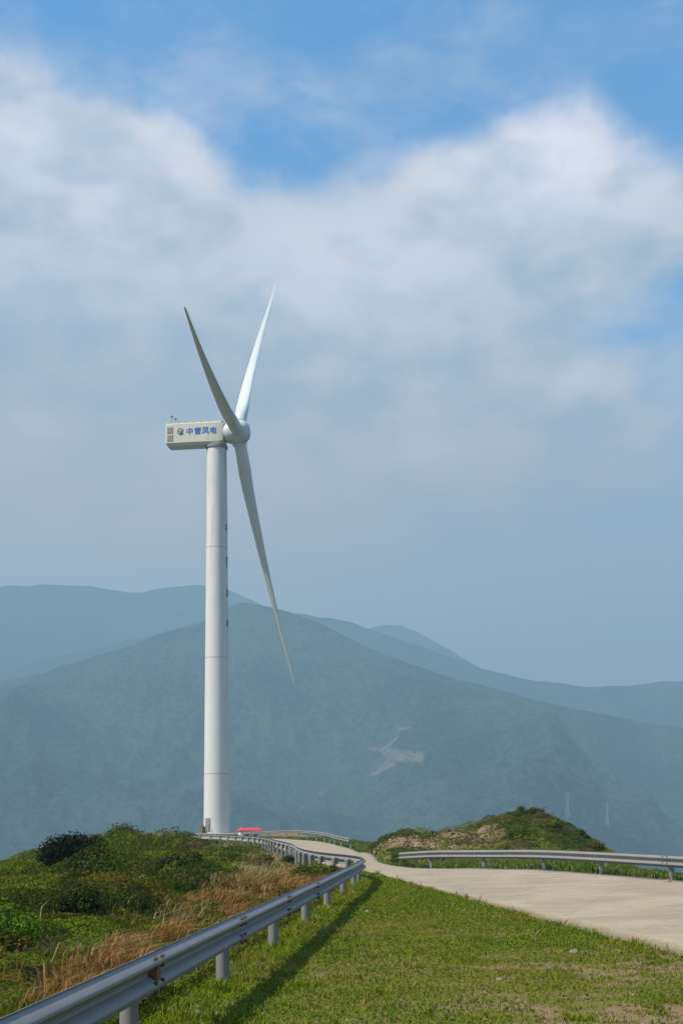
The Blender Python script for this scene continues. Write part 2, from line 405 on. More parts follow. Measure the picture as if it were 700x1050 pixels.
def make_road():
    n = 420; A, s = resample(ROAD_L, n); B, _ = resample(ROAD_R, n)
    # match both edges by their control points rather than by length
    def ctrl(P):
        P = np.asarray(P, float); m = len(P); q = []
        for t in np.linspace(0, m - 1, n):
            i = min(int(t), m - 2); f = t - i
            p0 = P[max(i - 1, 0)]; p1 = P[i]; p2 = P[i + 1]; p3 = P[min(i + 2, m - 1)]
            q.append(.5 * ((2 * p1) + (-p0 + p2) * f + (2 * p0 - 5 * p1 + 4 * p2 - p3) * f * f + (-p0 + 3 * p1 - 3 * p2 + p3) * f ** 3))
        return np.array(q)
    A = ctrl(ROAD_L); B = ctrl(ROAD_R)
    e = (vnoise(np.arange(n) * .35, np.zeros(n), 7, 4) - .5)[:, None] * .22
    dr = (B - A) / np.linalg.norm(B - A, axis=1)[:, None]
    A = A + dr * e; m = 12
    mid = (A + B) / 2; s = np.concatenate([[0], np.cumsum(np.linalg.norm(np.diff(mid, axis=0), axis=1))])
    f = np.linspace(0, 1, m)
    P = A[:, None, :] * (1 - f[None, :, None]) + B[:, None, :] * f[None, :, None]
    Z = G(P[..., 0], P[..., 1]) ; Z = (Z[:, :1] * (1 - f) + Z[:, -1:] * f); Z = np.maximum(Z, G(P[..., 0], P[..., 1])) + .045
    V = np.concatenate([P, Z[..., None]], -1)
    lo = V[:, [0, -1]].copy(); lo[..., 2] -= .25
    V = np.concatenate([lo[:, :1], V, lo[:, 1:]], 1); mm = m + 2
    i = np.arange(n * mm).reshape(n, mm)
    q = np.stack([i[:-1, :-1], i[:-1, 1:], i[1:, 1:], i[1:, :-1]], -1).reshape(-1, 4)
    al = np.repeat(s[:, None], mm, 1).ravel(); ac = np.tile(np.concatenate([[0], f, [1]]), (n, 1)).ravel()
    me = mesh_np('road', V.reshape(-1, 3), [q], M_ROAD, {'along': al, 'across': ac})
    tag(ob('road', me), kind='structure')
make_road()
def ctrl_at(P, y):
    P = np.asarray(P, float); return np.interp(y, P[:, 1], P[:, 0])

# ------------------------------------------------------------------ far mountains
def mat_forest(name, a, b_, scale=1.0):
    m, T, b = mat(name); g = T.node('ShaderNodeNewGeometry').outputs['Position']
    n = T.noise(g, .0045 * scale, 7, .62); n2 = T.noise(g, .085 * scale, 6, .75); n3 = T.noise(g, .012, 5, .6)
    k = T.math('ADD', T.math('MULTIPLY', n, .38), T.math('MULTIPLY', n2, .62))
    c = T.mix(T.rng(k, .44, .56), (*a, 1), (*b_, 1))
    c = T.mix(T.rng(n3, .6, .75, 0, .4), c, (.085, .10, .035, 1))
    cut = T.math('ADD', T.node('ShaderNodeAttribute', attribute_name='cut').outputs['Fac'], T.math('MULTIPLY', T.math('SUBTRACT', n2, .5), .9))
    e = T.mix(T.rng(T.noise(g, .08, 6, .7), .35, .65), (.10, .11, .05, 1), (.33, .26, .17, 1))
    c = T.mix(T.rng(cut, .30, .95, 0, .85), c, e)
    T.put(b.inputs['Base Color'], c); b.inputs['Roughness'].default_value = 1.0; b.inputs['Specular IOR Level'].default_value = 0
    bump(T, b, n2, 1.0, 14); return m
M_FOREST = mat_forest('forest', (.006, .022, .014), (.062, .098, .036))
M_FOREST2 = mat_forest('far_forest', (.012, .034, .018), (.05, .08, .04))

def ridged(x, y, seed, o=5):
    t = 0; a = 1; n = 0
    for k in range(o):
        v = 1 - np.abs(2 * vnoise(x * 2 ** k, y * 2 ** k, seed + k, 1) - 1); t = t + a * v * v; n += a; a *= .5
    return t / n
def range_mesh(name, crest, D0, W, seed, spur=70, step=2.5, rows=190, m=M_FOREST, bow=0, cuts=()):
    crest = np.array(crest, float); px = np.arange(-500, 1250, step)
    cy = np.interp(px, crest[:, 0], crest[:, 1])
    k = np.ones(9) / 9; cy = np.convolve(np.pad(cy, 4, 'edge'), k, 'valid')
    cy = cy + (vnoise(px * .03, px * 0, seed + 40, 5, .55) - .5) * 5
    D = D0 + (vnoise(px * .004, px * 0, seed + 9, 2) - .5) * W * .25 + bow * ((px - 350) / 700) ** 2
    H = CAMH + (HY - cy) / F * D; zb = -262
    v = np.concatenate([np.linspace(-.35, 0, 16, endpoint=False), np.linspace(0, 1, rows) ** 1.15])
    VV, DD = np.meshgrid(v, D, indexing='ij'); _, HH = np.meshgrid(v, H, indexing='ij'); _, PX = np.meshgrid(v, px, indexing='ij')
    dist = DD - VV * W
    X = (PX - HX) / F * dist; Y = dist
    av = np.abs(VV); prof = np.where(VV >= 0, (1 - av) ** 1.25, np.clip(1 - av * 2.2, 0, 1) ** 1.3)
    Z = zb + (HH - zb) * prof
    rr = ridged(X / 620 + .3 * vnoise(X / 500, Y / 500, seed, 3), Y / 1100, seed + 3)
    env = sstep(av, 0.0, .22) * (1 - .5 * sstep(av, .8, 1))
    Z = Z + (rr - .62) * spur * 2.6 * env + (vnoise(X / 160, Y / 200, seed + 5, 5, .6) - .5) * spur * .9 * env
    Z = Z + (vnoise(X / 22, Y / 22, seed + 6, 2) - .5) * 7 * sstep(av, 0, .03)
    a, b = X.shape; i = np.arange(a * b).reshape(a, b)
    q = np.stack([i[:-1, :-1], i[1:, :-1], i[1:, 1:], i[:-1, 1:]], -1).reshape(-1, 4)
    # bare earth cut and winding track on the hillside, given as strokes (x, y, half width)
    cut = np.zeros(X.shape); QX = HX + F * X / Y + (vnoise(X * .02, Y * .02, 61, 3) - .5) * 7; QY = HY - F * (Z - CAMH) / Y + (vnoise(X * .02, Y * .02, 62, 3) - .5) * 4
    for st in cuts:
        for (x1, y1, w1), (x2, y2, w2) in zip(st[:-1], st[1:]):
            dx, dy = x2 - x1, y2 - y1; t = np.clip(((QX - x1) * dx + (QY - y1) * dy) / (dx * dx + dy * dy), 0, 1)
            dd = np.hypot(QX - x1 - t * dx, QY - y1 - t * dy); w = w1 + (w2 - w1) * t; cut = np.maximum(cut, 1 - sstep(dd, w * .5, w * 1.5))
    cut[:20] = 0
    me = mesh_np(name, np.stack([X, Y, Z], -1).reshape(-1, 3), [q], m, {'cut': cut.ravel()}, smooth=True)
    tag(ob(name, me), kind='structure'); return (X, Y, Z)

MAIN = range_mesh('mountain', [(-500, 760), (-200, 735), (0, 699), (50, 688), (100, 673), (150, 656), (210, 636), (235, 622), (250, 617), (270, 621), (300, 629), (325, 637), (350, 650), (400, 674), (470, 696), (540, 716), (620, 732), (700, 748), (900, 790), (1250, 840)],
                  2600, 2100, 3, spur=105, step=1.5, rows=300,
                  cuts=[[(407, 747, 1.8), (409, 755, 2.0), (401, 763, 2.2), (393, 769, 2.6)], [(408, 749, 1.5), (424, 746, 1.2)], [(378, 769, 1.8), (398, 770, 2), (432, 773, 1.8)],
                        [(396, 774, 4), (412, 776, 7), (432, 777, 4)], [(400, 783, 5), (388, 791, 3), (376, 795, 1.2)], [(300, 838, .5), (325, 815, 1), (345, 805, .6)]])
range_mesh('mountain', [(-500, 700), (0, 690), (200, 640), (240, 634), (300, 630), (335, 632), (360, 638), (420, 658), (480, 681), (540, 697), (590, 704), (640, 705), (680, 700), (700, 699), (760, 690), (900, 700), (1250, 720)],
           3500, 1500, 11, spur=50, rows=110, m=M_FOREST2)
range_mesh('mountain', [(-500, 640), (-200, 615), (0, 602), (50, 599), (90, 600), (115, 605), (140, 609), (170, 603), (205, 599), (235, 604), (265, 618), (300, 640), (360, 690), (500, 760), (1250, 840)],
           4300, 1600, 21, spur=55, rows=90, m=M_FOREST2)
range_mesh('mountain', [(-500, 780), (200, 760), (300, 690), (350, 652), (385, 641), (405, 640), (430, 648), (460, 667), (520, 700), (620, 760), (1250, 820)],
           4700, 1400, 31, spur=40, rows=70, m=M_FOREST2)
# ------------------------------------------------------------------ wind turbine
TX, TY, TZ = -20.0, 207.0, .0
PHI, TAU, CONE, AZ = R(9.29), R(3.24), R(4.67), R(24.95)
AX = Vector((math.cos(PHI) * math.cos(TAU), -math.sin(PHI) * math.cos(TAU), math.sin(TAU)))
UU = Vector((-math.sin(PHI), -math.cos(PHI), 0)); VV_ = UU.cross(AX)
if VV_.z < 0: VV_ = -VV_
HUB = Vector((TX, TY, 64.5)) + Vector((AX.x, AX.y, 0)) * 3.37
HUBL = HUB - Vector((TX, TY, TZ))

def text_mesh(s, size, depth=.02, extra=.0):
    cu = bpy.data.curves.new('t', 'FONT'); cu.body = s; cu.size = size; cu.extrude = depth; cu.offset = extra
    cu.align_x = 'CENTER'; cu.align_y = 'CENTER'
    o = bpy.data.objects.new('t', cu); C.objects.link(o)
    dg = bpy.context.evaluated_depsgraph_get(); dg.update()
    me = bpy.data.meshes.new_from_object(o.evaluated_get(dg))
    import bmesh
    bm = bmesh.new(); bm.from_mesh(me)
    for k, (dx, dy) in enumerate(((.024, 0), (-.024, 0), (0, .02), (0, -.02))):   # thicker strokes
        m2 = me.copy(); m2.transform(Matrix.Translation((dx * size, dy * size, .0015 * (k + 1)))); bm.from_mesh(m2); bpy.data.meshes.remove(m2)
    bm.to_mesh(me); bm.free()
    bpy.data.objects.remove(o); bpy.data.curves.remove(cu)
    # centre on its bounds
    a = np.array([v.co[:] for v in me.vertices]); c = (a.max(0) + a.min(0)) / 2; c[2] = 0
    for v in me.vertices: v.co -= Vector(c)
    return me

def tower_r(z):
    return 2.13 + (1.57 - 2.13) * z / 62.4

def make_turbine():
    root = tag(empty('wind_turbine', (TX, TY, TZ)), 'tall white three-bladed wind turbine standing on the ridge with blue lettering on its nacelle', 'wind turbine')
    b = MB(); prof = [(tower_r(z), z) for z in np.linspace(-1.5, 62.4, 30)]
    b.lathe(prof, 72); tw = b.build('tower', M_TOWER, root, 40)
    for z in (9.7, 28.3, 46.0):
        s = MB(); r = tower_r(z); s.lathe([(r - .05, z - .09), (r + .016, z - .06), (r + .016, z + .06), (r - .05, z + .09)], 72, cap=False)
        s.build('flange_seam', plain('seam_grey', (.40, .40, .36), .6), tw, 30)
    # footing and door with steps
    f = MB(); f.lathe([(4.2, -1.2), (4.2, .10), (4.05, .16), (2.2, .2)], 48); f.build('footing', plain('footing_concrete', (.34, .31, .26), .95), root, 30)
    th = R(-128); ra = tower_r(1.3)
    Mx = Matrix.Rotation(th, 4, 'Z')
    dm = MB()
    dm.box(Mx @ Vector((ra + .0, 0, 1.55)), (.16, .95, 2.1), Mx.to_3x3()); door = dm.build('door', M_VENT, root)
    s = MB(); s.box(Mx @ Vector((ra + .10, .3, 1.5)), (.06, .05, .2), Mx.to_3x3()); s.build('handle', M_DARK, door)
    st = MB()
    for k in range(3): st.box(Mx @ Vector((ra + .45 + .28 * k, 0, .45 - .16 * k)), (.3, 1.1, .06), Mx.to_3x3())
    for sgn in (-1, 1):
        st.tube(Mx @ Vector((ra + .3, .55 * sgn, .4)), Mx @ Vector((ra + .3, .55 * sgn, 1.5)), .03)
        st.tube(Mx @ Vector((ra + 1.1, .55 * sgn, -.1)), Mx @ Vector((ra + 1.1, .55 * sgn, 1.1)), .03)
        st.tube(Mx @ Vector((ra + .3, .55 * sgn, 1.5)), Mx @ Vector((ra + 1.1, .55 * sgn, 1.1)), .03)
    st.build('steps', M_DARK, root)
    bx = MB(); M2 = Matrix.Rotation(R(-150), 4, 'Z'); bx.box(M2 @ Vector((2.5, 0, .7)), (.5, .8, 1.1), M2.to_3x3()); bx.build('control_box', M_RUST, root)
    # tower lettering wrapped round the right-hand flank
    for ch, py in zip('中营风电', (542, 577, 608, 640)):
        z = CAMH + (HY - py) / F * 207; me = text_mesh(ch, 1.75, .01, 0)
        for v in me.vertices:
            a = R(-3) + v.co.x / tower_r(z); r = tower_r(z + v.co.y) + .012 + v.co.z
            v.co = Vector((r * math.cos(a), r * math.sin(a), z + v.co.y))
        me.materials.clear(); me.materials.append(M_NAVY); ob('lettering', me, tw)
    # nacelle in its own frame: x along the axis towards the hub, y away from the camera, z up
    nx = Vector((AX.x, AX.y, 0)).normalized(); Q = Matrix.Rotation(math.atan2(nx.y, nx.x), 4, 'Z')
    nb = MB(); z0, z1 = 62.6, 65.95; w = 1.55; x0, x1 = -8.1, 1.35
    sec = [(-w, .22), (-w, 3.2), (-w + .25, 3.42), (w - .25, 3.42), (w, 3.2), (w, .22), (w - .3, 0), (-w + .3, 0)]
    st_x = [(x0, .93, .16), (x0 + .12, 1, 0), (x0 + 3, 1, 0), (-1.6, 1, 0), (x1 - .5, 1, 0), (x1, .86, .2)]
    V = []
    for x, s, lift in st_x:
        for (y, z) in sec: V.append(Q @ Vector((x, y * s, z0 + (z - 1.75) * s + 1.75)))
    n = len(sec); Fs = [(i * n + k, (i + 1) * n + k, (i + 1) * n + (k + 1) % n, i * n + (k + 1) % n) for i in range(len(st_x) - 1) for k in range(n)]
    Fs += [tuple(range(n)), tuple((len(st_x) - 1) * n + k for k in range(n - 1, -1, -1))]
    nb.add(V, Fs); nac = nb.build('nacelle', M_NAC, root, 25)
    r_ = MB(); r_.box(Q @ Vector((-3.3, 0, z0 + 3.46)), (9.2, 2.7, .1), Q.to_3x3())
    for k in range(7): r_.box(Q @ Vector((x0 + .7 + k * 1.3, 0, z0 + 3.53)), (.12, 2.9, .12), Q.to_3x3())
    r_.build('roof_panel', mat_white('roof_paint', False, (.66, .62, .50), (.50, .34, .14), .9), nac)
    kb = MB(); kb.box(Q @ Vector((-3.3, 0, z0 - .07)), (9.3, 2.5, .12), Q.to_3x3()); kb.build('underside', M_HUB, nac)
    yb = MB(); yb.lathe([(1.62, 61.9), (1.75, 62.0), (1.75, 62.34)], 48); yb.build('yaw_ring', M_VENT, root, 30)
    for zz in (z0 + 1.0, z0 + 2.25):          # two louvred vents near the tail
        g = MB(); g.box(Q @ Vector((x0 + .78, -w - .01, zz)), (.95, .06, 1.0), Q.to_3x3()); vt = g.build('vent', M_VENT, nac)
        l = MB()
        for k in range(6): l.box(Q @ Vector((x0 + .78, -w - .05, zz - .4 + k * .16)), (.9, .05, .05), Q.to_3x3())
        l.build('louvre', M_NAC, vt)
    # wind sensors
    ms = MB()
    for dx, h in ((.35, 1.35), (.95, .95)):
        p = Q @ Vector((x0 + dx + .3, 0, z0 + 3.5)); ms.tube(p, p + Vector((0, 0, h)), .04, n=8)
        ms.tube(p + Vector((-.3, 0, h)), p + Vector((.3, 0, h)), .035, n=8)
        ms.lathe([(.03, h - .02), (.13, h + .03), (.13, h + .18), (.03, h + .24)], 10, org=p)
    ms.build('wind_sensor', M_DARK, nac)
    # letters and emblem on the camera side
    Rt = Q @ Matrix.Rotation(R(90), 4, 'X')
    for k, ch in enumerate('中营风电'):
        me = text_mesh(ch, 1.18, .008, .006); me.transform(Rt.to_4x4()); me.transform(Matrix.Translation(Q @ Vector((-4.05 + k * 1.3, -w - .012, z0 + 1.95))))
        me.materials.clear(); me.materials.append(M_BLUE); ob('lettering', me, nac)
    e = MB(); N = 28; c0 = Vector((-5.55, -w - .012, z0 + 1.95))
    def arc(rad_o, rad_i, a0, a1, cx=0, cz=0, n=20, dy=0):
        vs = []
        for k in range(n + 1):
            t = a0 + (a1 - a0) * k / n
            for r in (rad_o, rad_i):
                for y in (0, -.02): vs.append(Q @ (c0 + Vector((cx + r * math.cos(t), y + dy, cz + r * math.sin(t)))))
        fs = []
        for k in range(n):
            a = 4 * k; b2 = a + 4; fs += [(a, a + 2, b2 + 2, b2), (a + 1, b2 + 1, b2 + 3, a + 3), (a, b2, b2 + 1, a + 1), (a + 2, a + 3, b2 + 3, b2 + 2)]
        e.add(vs, fs)
    arc(.56, .44, R(60), R(330)); arc(.30, .14, R(180), R(400), -.05, .16); arc(.34, .22, R(200), R(350), .05, -.05)
    e.tube(Q @ (c0 + Vector((-.1, -.01, -.35))), Q @ (c0 + Vector((.42, -.01, .3))), .06, n=6)
    e.build('emblem', M_TEAL, nac)
    # hub with three sockets
    q = AX.to_track_quat('Z', 'Y'); h = MB()
    h.lathe([(1.25, -2.3), (1.4, -1.9), (1.6, -1.5), (1.8, -.9), (1.87, 0), (1.82, .8), (1.68, 1.3), (1.38, 1.72), (.9, 1.98), (.35, 2.1), (.02, 2.13)], 48, HUBL, q)
    hub = h.build('hub', M_HUB, root, 50)
    for k, Lb in ((60, 41.0), (-60, 41.0), (180, 43.0)):
        t = R(k) + AZ
        d = ((VV_ * math.cos(t) + UU * math.sin(t)) * math.cos(CONE) + AX * math.sin(CONE)).normalized()
        side = d.cross(AX).normalized(); ax = side.cross(d).normalized()
        if ax.dot(AX) < 0: ax = -ax
        sc = MB(); sc.lathe([(1.12, 1.1), (1.12, 1.75), (1.18, 1.8), (1.18, 2.05)], 32, HUBL, d.to_track_quat('Z', 'Y')); sc.build('blade_socket', M_HUB, hub, 35)
        V = []; ns = 44; nk = 28
        for i in range(ns + 1):
            f = i / ns; r = 1.9 + (Lb - 1.9) * f
            if f < .12: ch = 1.95 + .18 * sstep(f, .02, .12)
            else: ch = 1.75 * (1 - (f - .12) / .88) ** 1.25 + .28
            th = 1.95 * (1 - sstep(f, .02, .2)) + ch * (.30 - .14 * f) * sstep(f, .02, .2)
            if f < .02: th = ch
            th = max(th, .06)
            if f > .985: ch *= .55; th *= .5
            tw_ = R(26 * f - 4)
            # chord nearly along the shaft (blades feathered): leading edge towards the wind
            cdir = ax * math.cos(tw_) + side * math.sin(tw_); tdir = d.cross(cdir)
            ctr = HUBL + d * r + AX * (-.6 * math.sin(math.pi * f) * .6)
            blend = float(sstep(f, .01, .2))
            for j in range(nk):
                a = 2 * math.pi * j / nk; cxx = math.cos(a); syy = math.sin(a)
                # circle blending into an aerofoil (thick nose, thin tail)
                ex = .5 * cxx; thick = .5 * syy * ((1 - blend) + blend * (0.62 + .55 * (cxx * .5 + .5)) * max(.08, (.5 + .5 * cxx)) ** .35)
                V.append(ctr + cdir * (ch * (ex - .10 * blend)) + tdir * (th * thick))
        Fs = [(i * nk + j, i * nk + (j + 1) % nk, (i + 1) * nk + (j + 1) % nk, (i + 1) * nk + j) for i in range(ns) for j in range(nk)]
        Fs += [tuple(range(nk - 1, -1, -1)), tuple(ns * nk + j for j in range(nk))]
        bl = MB(); bl.add(V, Fs); bl.build('blade', M_BLADE, hub, 50)
make_turbine()

# ------------------------------------------------------------------ guardrails
WPROF = [(0, .012), (.012, .004), (.024, .022), (.05, .072), (.062, .083), (.078, .085), (.094, .074), (.118, .035), (.135, .006), (.155, 0), (.175, .006), (.192, .035), (.216, .074), (.232, .085), (.248, .083), (.26, .072), (.286, .022), (.298, .004), (.31, .012)]
def rail_path(pts):
    P = np.array(pts, float); out, s = resample(P, 1600)
    s = np.concatenate([[0], np.cumsum(np.linalg.norm(np.diff(out[:, :2], axis=0), axis=1))]); return out, s
def beam_panel(out, s, a, b, side, lift, step=.25):
    """side: +1 when the road lies to the right of the direction of travel"""
    n = max(int((b - a) / step), 2) + 1; t = np.linspace(a, b, n)
    P = np.stack([np.interp(t, s, out[:, j]) for j in range(3)], 1)
    t2 = np.clip(t + .05, 0, s[-1]); t1 = np.clip(t - .05, 0, s[-1])
    D = np.stack([np.interp(t2, s, out[:, j]) - np.interp(t1, s, out[:, j]) for j in range(2)], 1)
    D /= np.linalg.norm(D, axis=1)[:, None]
    N = np.stack([D[:, 1], -D[:, 0]], 1) * side
    V = []; k = len(WPROF)
    for off in (0.0, -.005):
        for i in range(n):
            for z, d in WPROF:
                V.append((P[i, 0] + N[i, 0] * (d + off + lift), P[i, 1] + N[i, 1] * (d + off + lift), P[i, 2] - .31 + z))
    Fs = []; o = n * k
    for i in range(n - 1):
        for j in range(k - 1):
            a_ = i * k + j; Fs.append((a_, a_ + 1, a_ + k + 1, a_ + k)); Fs.append((o + a_, o + a_ + k, o + a_ + k + 1, o + a_ + 1))
        for j in (0, k - 1):
            a_ = i * k + j; Fs.append((a_, a_ + k, o + a_ + k, o + a_))
    for i in (0, n - 1):
        for j in range(k - 1): a_ = i * k + j; Fs.append((a_, o + a_, o + a_ + 1, a_ + 1))
    mb = MB(); mb.v = V; mb.f = Fs; return mb
def at(out, s, t):
    p = Vector([float(np.interp(t, s, out[:, j])) for j in range(3)])
    q = Vector([float(np.interp(min(t + .05, s[-1]), s, out[:, j])) for j in range(3)]) - Vector([float(np.interp(max(t - .05, 0), s, out[:, j])) for j in range(3)])
    q.z = 0; q.normalize(); return p, q
def make_rail(label, pts, side, joints, posts, rust_at=(), nbolt=7):
    out, s = rail_path(pts); p0 = out[0]
    root = tag(empty('guardrail', (0, 0, 0)), label, 'guardrail')
    js = joints(s); lo = js[0]
    for i in range(len(js) - 1):
        pn = beam_panel(out, s, js[i] - (.16 if i else 0), js[i + 1] + .16, side, (i % 2) * .006 + .0)
        pb = pn.build('rail_panel', M_STEEL, root, 30)
        if i:
            p, q = at(out, s, js[i]); nn = Vector((q.y, -q.x, 0)) * side
            if i <= nbolt:
                for du, dz in ((-.11, -.03), (.11, -.03), (-.11, -.10), (.11, -.10), (-.11, -.21), (.11, -.21), (-.11, -.28), (.11, -.28)):
                    c = p + q * du + Vector((0, 0, dz)) + nn * .070
                    bm = MB(); bm.tube((0, 0, 0), nn * .028, .015, n=7); bm.build('bolt', M_BOLT, pb, None, c)
            if i in rust_at:
                r = MB(); c = p + q * .06 + Vector((0, 0, -.155)) + nn * .012
                r.add([c + Vector((0, 0, .07)) - q * .1 + nn * .06, c + Vector((0, 0, .065)) + q * .11 + nn * .055, c + Vector((0, 0, -.055)) + q * .03 + nn * .052, c + Vector((0, 0, -.06)) - q * .06 + nn * .058,
                       c + Vector((0, 0, .03)) - q * .1, c + Vector((0, 0, .03)) + q * .1, c + Vector((0, 0, -.03)) + q * .03, c + Vector((0, 0, -.03)) - q * .06],
                      [(0, 1, 2, 3), (4, 7, 6, 5), (0, 4, 5, 1), (1, 5, 6, 2), (2, 6, 7, 3), (3, 7, 4, 0)]); r.build('rust_patch', M_RUST, pb)
    # one post mesh, copied
    for k, t in enumerate(posts(s)):
        p, q = at(out, s, t); nn = Vector((q.y, -q.x, 0)) * side; c = p - nn * .13
        gz = float(G(c.x, c.y)); h = p.z - .145 - gz
        m = MB(); m.tube((0, 0, -.3), (0, 0, h), .07, n=20)
        po = m.build('post', M_STEEL, root, 40, (c.x, c.y, gz))
        cp = MB(); cp.lathe([(.074, h - .02), (.074, h + .008), (.06, h + .026), (.02, h + .034)], 18); cp.build('post_cap', M_STEEL, po, 40)
        bk = MB(); bk.box(nn * .10 + Vector((0, 0, h - .08)), (.07, .07, .2), Matrix.Rotation(math.atan2(nn.y, nn.x), 3, 'Z')); bk.build('spacer_block', M_STEEL, po)
    return root
def lx(y): return -1.475 + .08 * (y - 9.5)
zr = .70
near = [(lx(y) + .05, y, zr) for y in (-6, 0, 5, 10, 14, 18, 22, 26, 30)] + [(.44, 33.2, zr), (.60, 35.8, zr), (.48, 38.2, zr), (.05, 40.6, zr), (-.62, 43.4, zr), (-1.15, 46.5, zr), (-1.55, 50, zr), (-1.95, 55, zr), (-2.55, 64, zr), (-3.9, 77, zr), (-5.95, 96, zr), (-9, 112, zr - .02), (-13.5, 127, zr), (-20, 140, zr)]
# the joints fall where the photograph has them: 9.5 m ahead and every 4 m on
def nj(s):
    o, _ = rail_path(near); y9 = np.interp(9.5, o[:300, 1], s[:300]); a = y9 - 4 * math.floor(y9 / 4)
    return [0.01] + list(np.arange(a if a > 1 else a + 4, s[-1] - 1, 4)) 
def npst(s):
    j = nj(s)[1:]; L = [];
    for k, t in enumerate(j):
        L.append(t - .05)
        if 38 < t < 58: L.append(t + 1.95)
    return [t for t in L if t < s[-1]][:98]
make_rail('long grey steel guardrail running from the near left corner and curling away towards the turbine', near, 1, nj, npst, rust_at=(4,))
right = [(11.3, 8, .82), (10.9, 20, .82), (9.9, 29, .82), (8.9, 33.2, .82), (7.5, 38.2, .83), (6.35, 42.2, .81), (5.0, 45.4, .74), (3.6, 48.6, .66), (2.75, 50.6, .57), (2.35, 52.2, .50)]
make_rail('short grey guardrail in front of the rubble mound on the far side of the road', right, -1, lambda s: [0.01] + list(np.arange(2.4, s[-1] - .5, 4)) + [s[-1] - .01],
          lambda s: [t for t in np.arange(2.4, s[-1], 4)])
farr = [(.55, 88, .70), (-.4, 100, .78), (-1.9, 122, .90), (-5.2, 146, .95), (-8.6, 158, .80), (-13, 170, .6)]
make_rail('distant pale guardrail along the outer side of the far road bend beside the red-roofed hut', farr, -1, lambda s: [0.01] + list(np.arange(4, s[-1] - 1, 4)) + [s[-1] - .01],
          lambda s: list(np.arange(.3, s[-1], 8)))

# ------------------------------------------------------------------ hut with a red roof
def make_hut():
    x, y = -13.3, 187.0; g = float(G(x, y))
    r = tag(empty('roadside_hut', (x, y, g), R(12)), 'small grey hut with bright red hipped roof behind the guardrail near the turbine', 'hut')
    H = .62 - g
    b = MB(); b.box((0, 0, H / 2 - .1), (3.0, 2.6, H + .2)); w = b.build('wall', M_HUT, r)
    rf = MB(); z = H; e = (1.66, 1.5); t = (1.2, .7)
    V = [(sx * e[0], sy * e[1], z) for sx, sy in ((-1, -1), (1, -1), (1, 1), (-1, 1))] + [(sx * e[0], sy * e[1], z + .12) for sx, sy in ((-1, -1), (1, -1), (1, 1), (-1, 1))] + [(sx * t[0], sy * t[1], z + .48) for sx, sy in ((-1, -1), (1, -1), (1, 1), (-1, 1))]
    rf.add(V, [(3, 2, 1, 0), (0, 1, 5, 4), (1, 2, 6, 5), (2, 3, 7, 6), (3, 0, 4, 7), (4, 5, 9, 8), (5, 6, 10, 9), (6, 7, 11, 10), (7, 4, 8, 11), (8, 9, 10, 11)])
    rf.build('roof', M_REDROOF, r)
    for sx in (-.62, .62):
        wd = MB(); wd.box((sx, -1.31, H - .75), (.8, .04, .75)); p = wd.build('window', M_WHITE, r)
        gl = MB(); gl.box((sx, -1.335, H - .75), (.68, .02, .62)); gl.build('pane', M_GLASS, p)
make_hut()

# ------------------------------------------------------------------ transmission pylons on the far slope
def make_pylon(px, py_base, d, h, label):
    X, Y, Z = MAIN; e = np.abs(HX + F * X / Y - px) + np.abs(HY - F * (Z - CAMH) / Y - py_base); e[:20] = 1e9; i_ = np.unravel_index(np.argmin(e), e.shape)
    p = Vector((X[i_], Y[i_], Z[i_] - 1)); h = h * p.y / d; r = tag(empty('transmission_pylon', p), label, 'pylon', None)
    b = MB(); wb, wt = h * .07, h * .02; lv = [0, .22, .4, .55, .68, .78, .88, 1.0]
    def c(f): w = wb + (wt - wb) * min(f / .7, 1); return [Vector((sx * w, sy * w, h * f)) for sx, sy in ((-1, -1), (1, -1), (1, 1), (-1, 1))]
    for i in range(len(lv) - 1):
        A, B = c(lv[i]), c(lv[i + 1])
        for k in range(4):
            b.tube(A[k], B[k], .22, n=5); b.tube(A[k], B[(k + 1) % 4], .14, n=4); b.tube(B[k], A[(k + 1) % 4], .14, n=4); b.tube(B[k], B[(k + 1) % 4], .14, n=4)
    b.build('lattice_mast', plain('pylon_steel', (.19, .20, .21), .5), r)
    a = MB()
    for f in (.72, .84, .95):
        L = h * .16
        for s_ in (-1, 1):
            a.tube((0, 0, h * f + .9), (s_ * L, 0, h * f), .16, n=4); a.tube((0, 0, h * f - 1.0), (s_ * L, 0, h * f), .16, n=4)
    a.build('cross_arm', plain('pylon_arm', (.19, .20, .21), .5), r)
make_pylon(582, 841, 1250, 27, 'faint lattice power pylon on the hazy slope nearest to the rubble mound')
make_pylon(623, 851, 1300, 29, 'faint lattice power pylon on the hazy slope right of the other pylon')

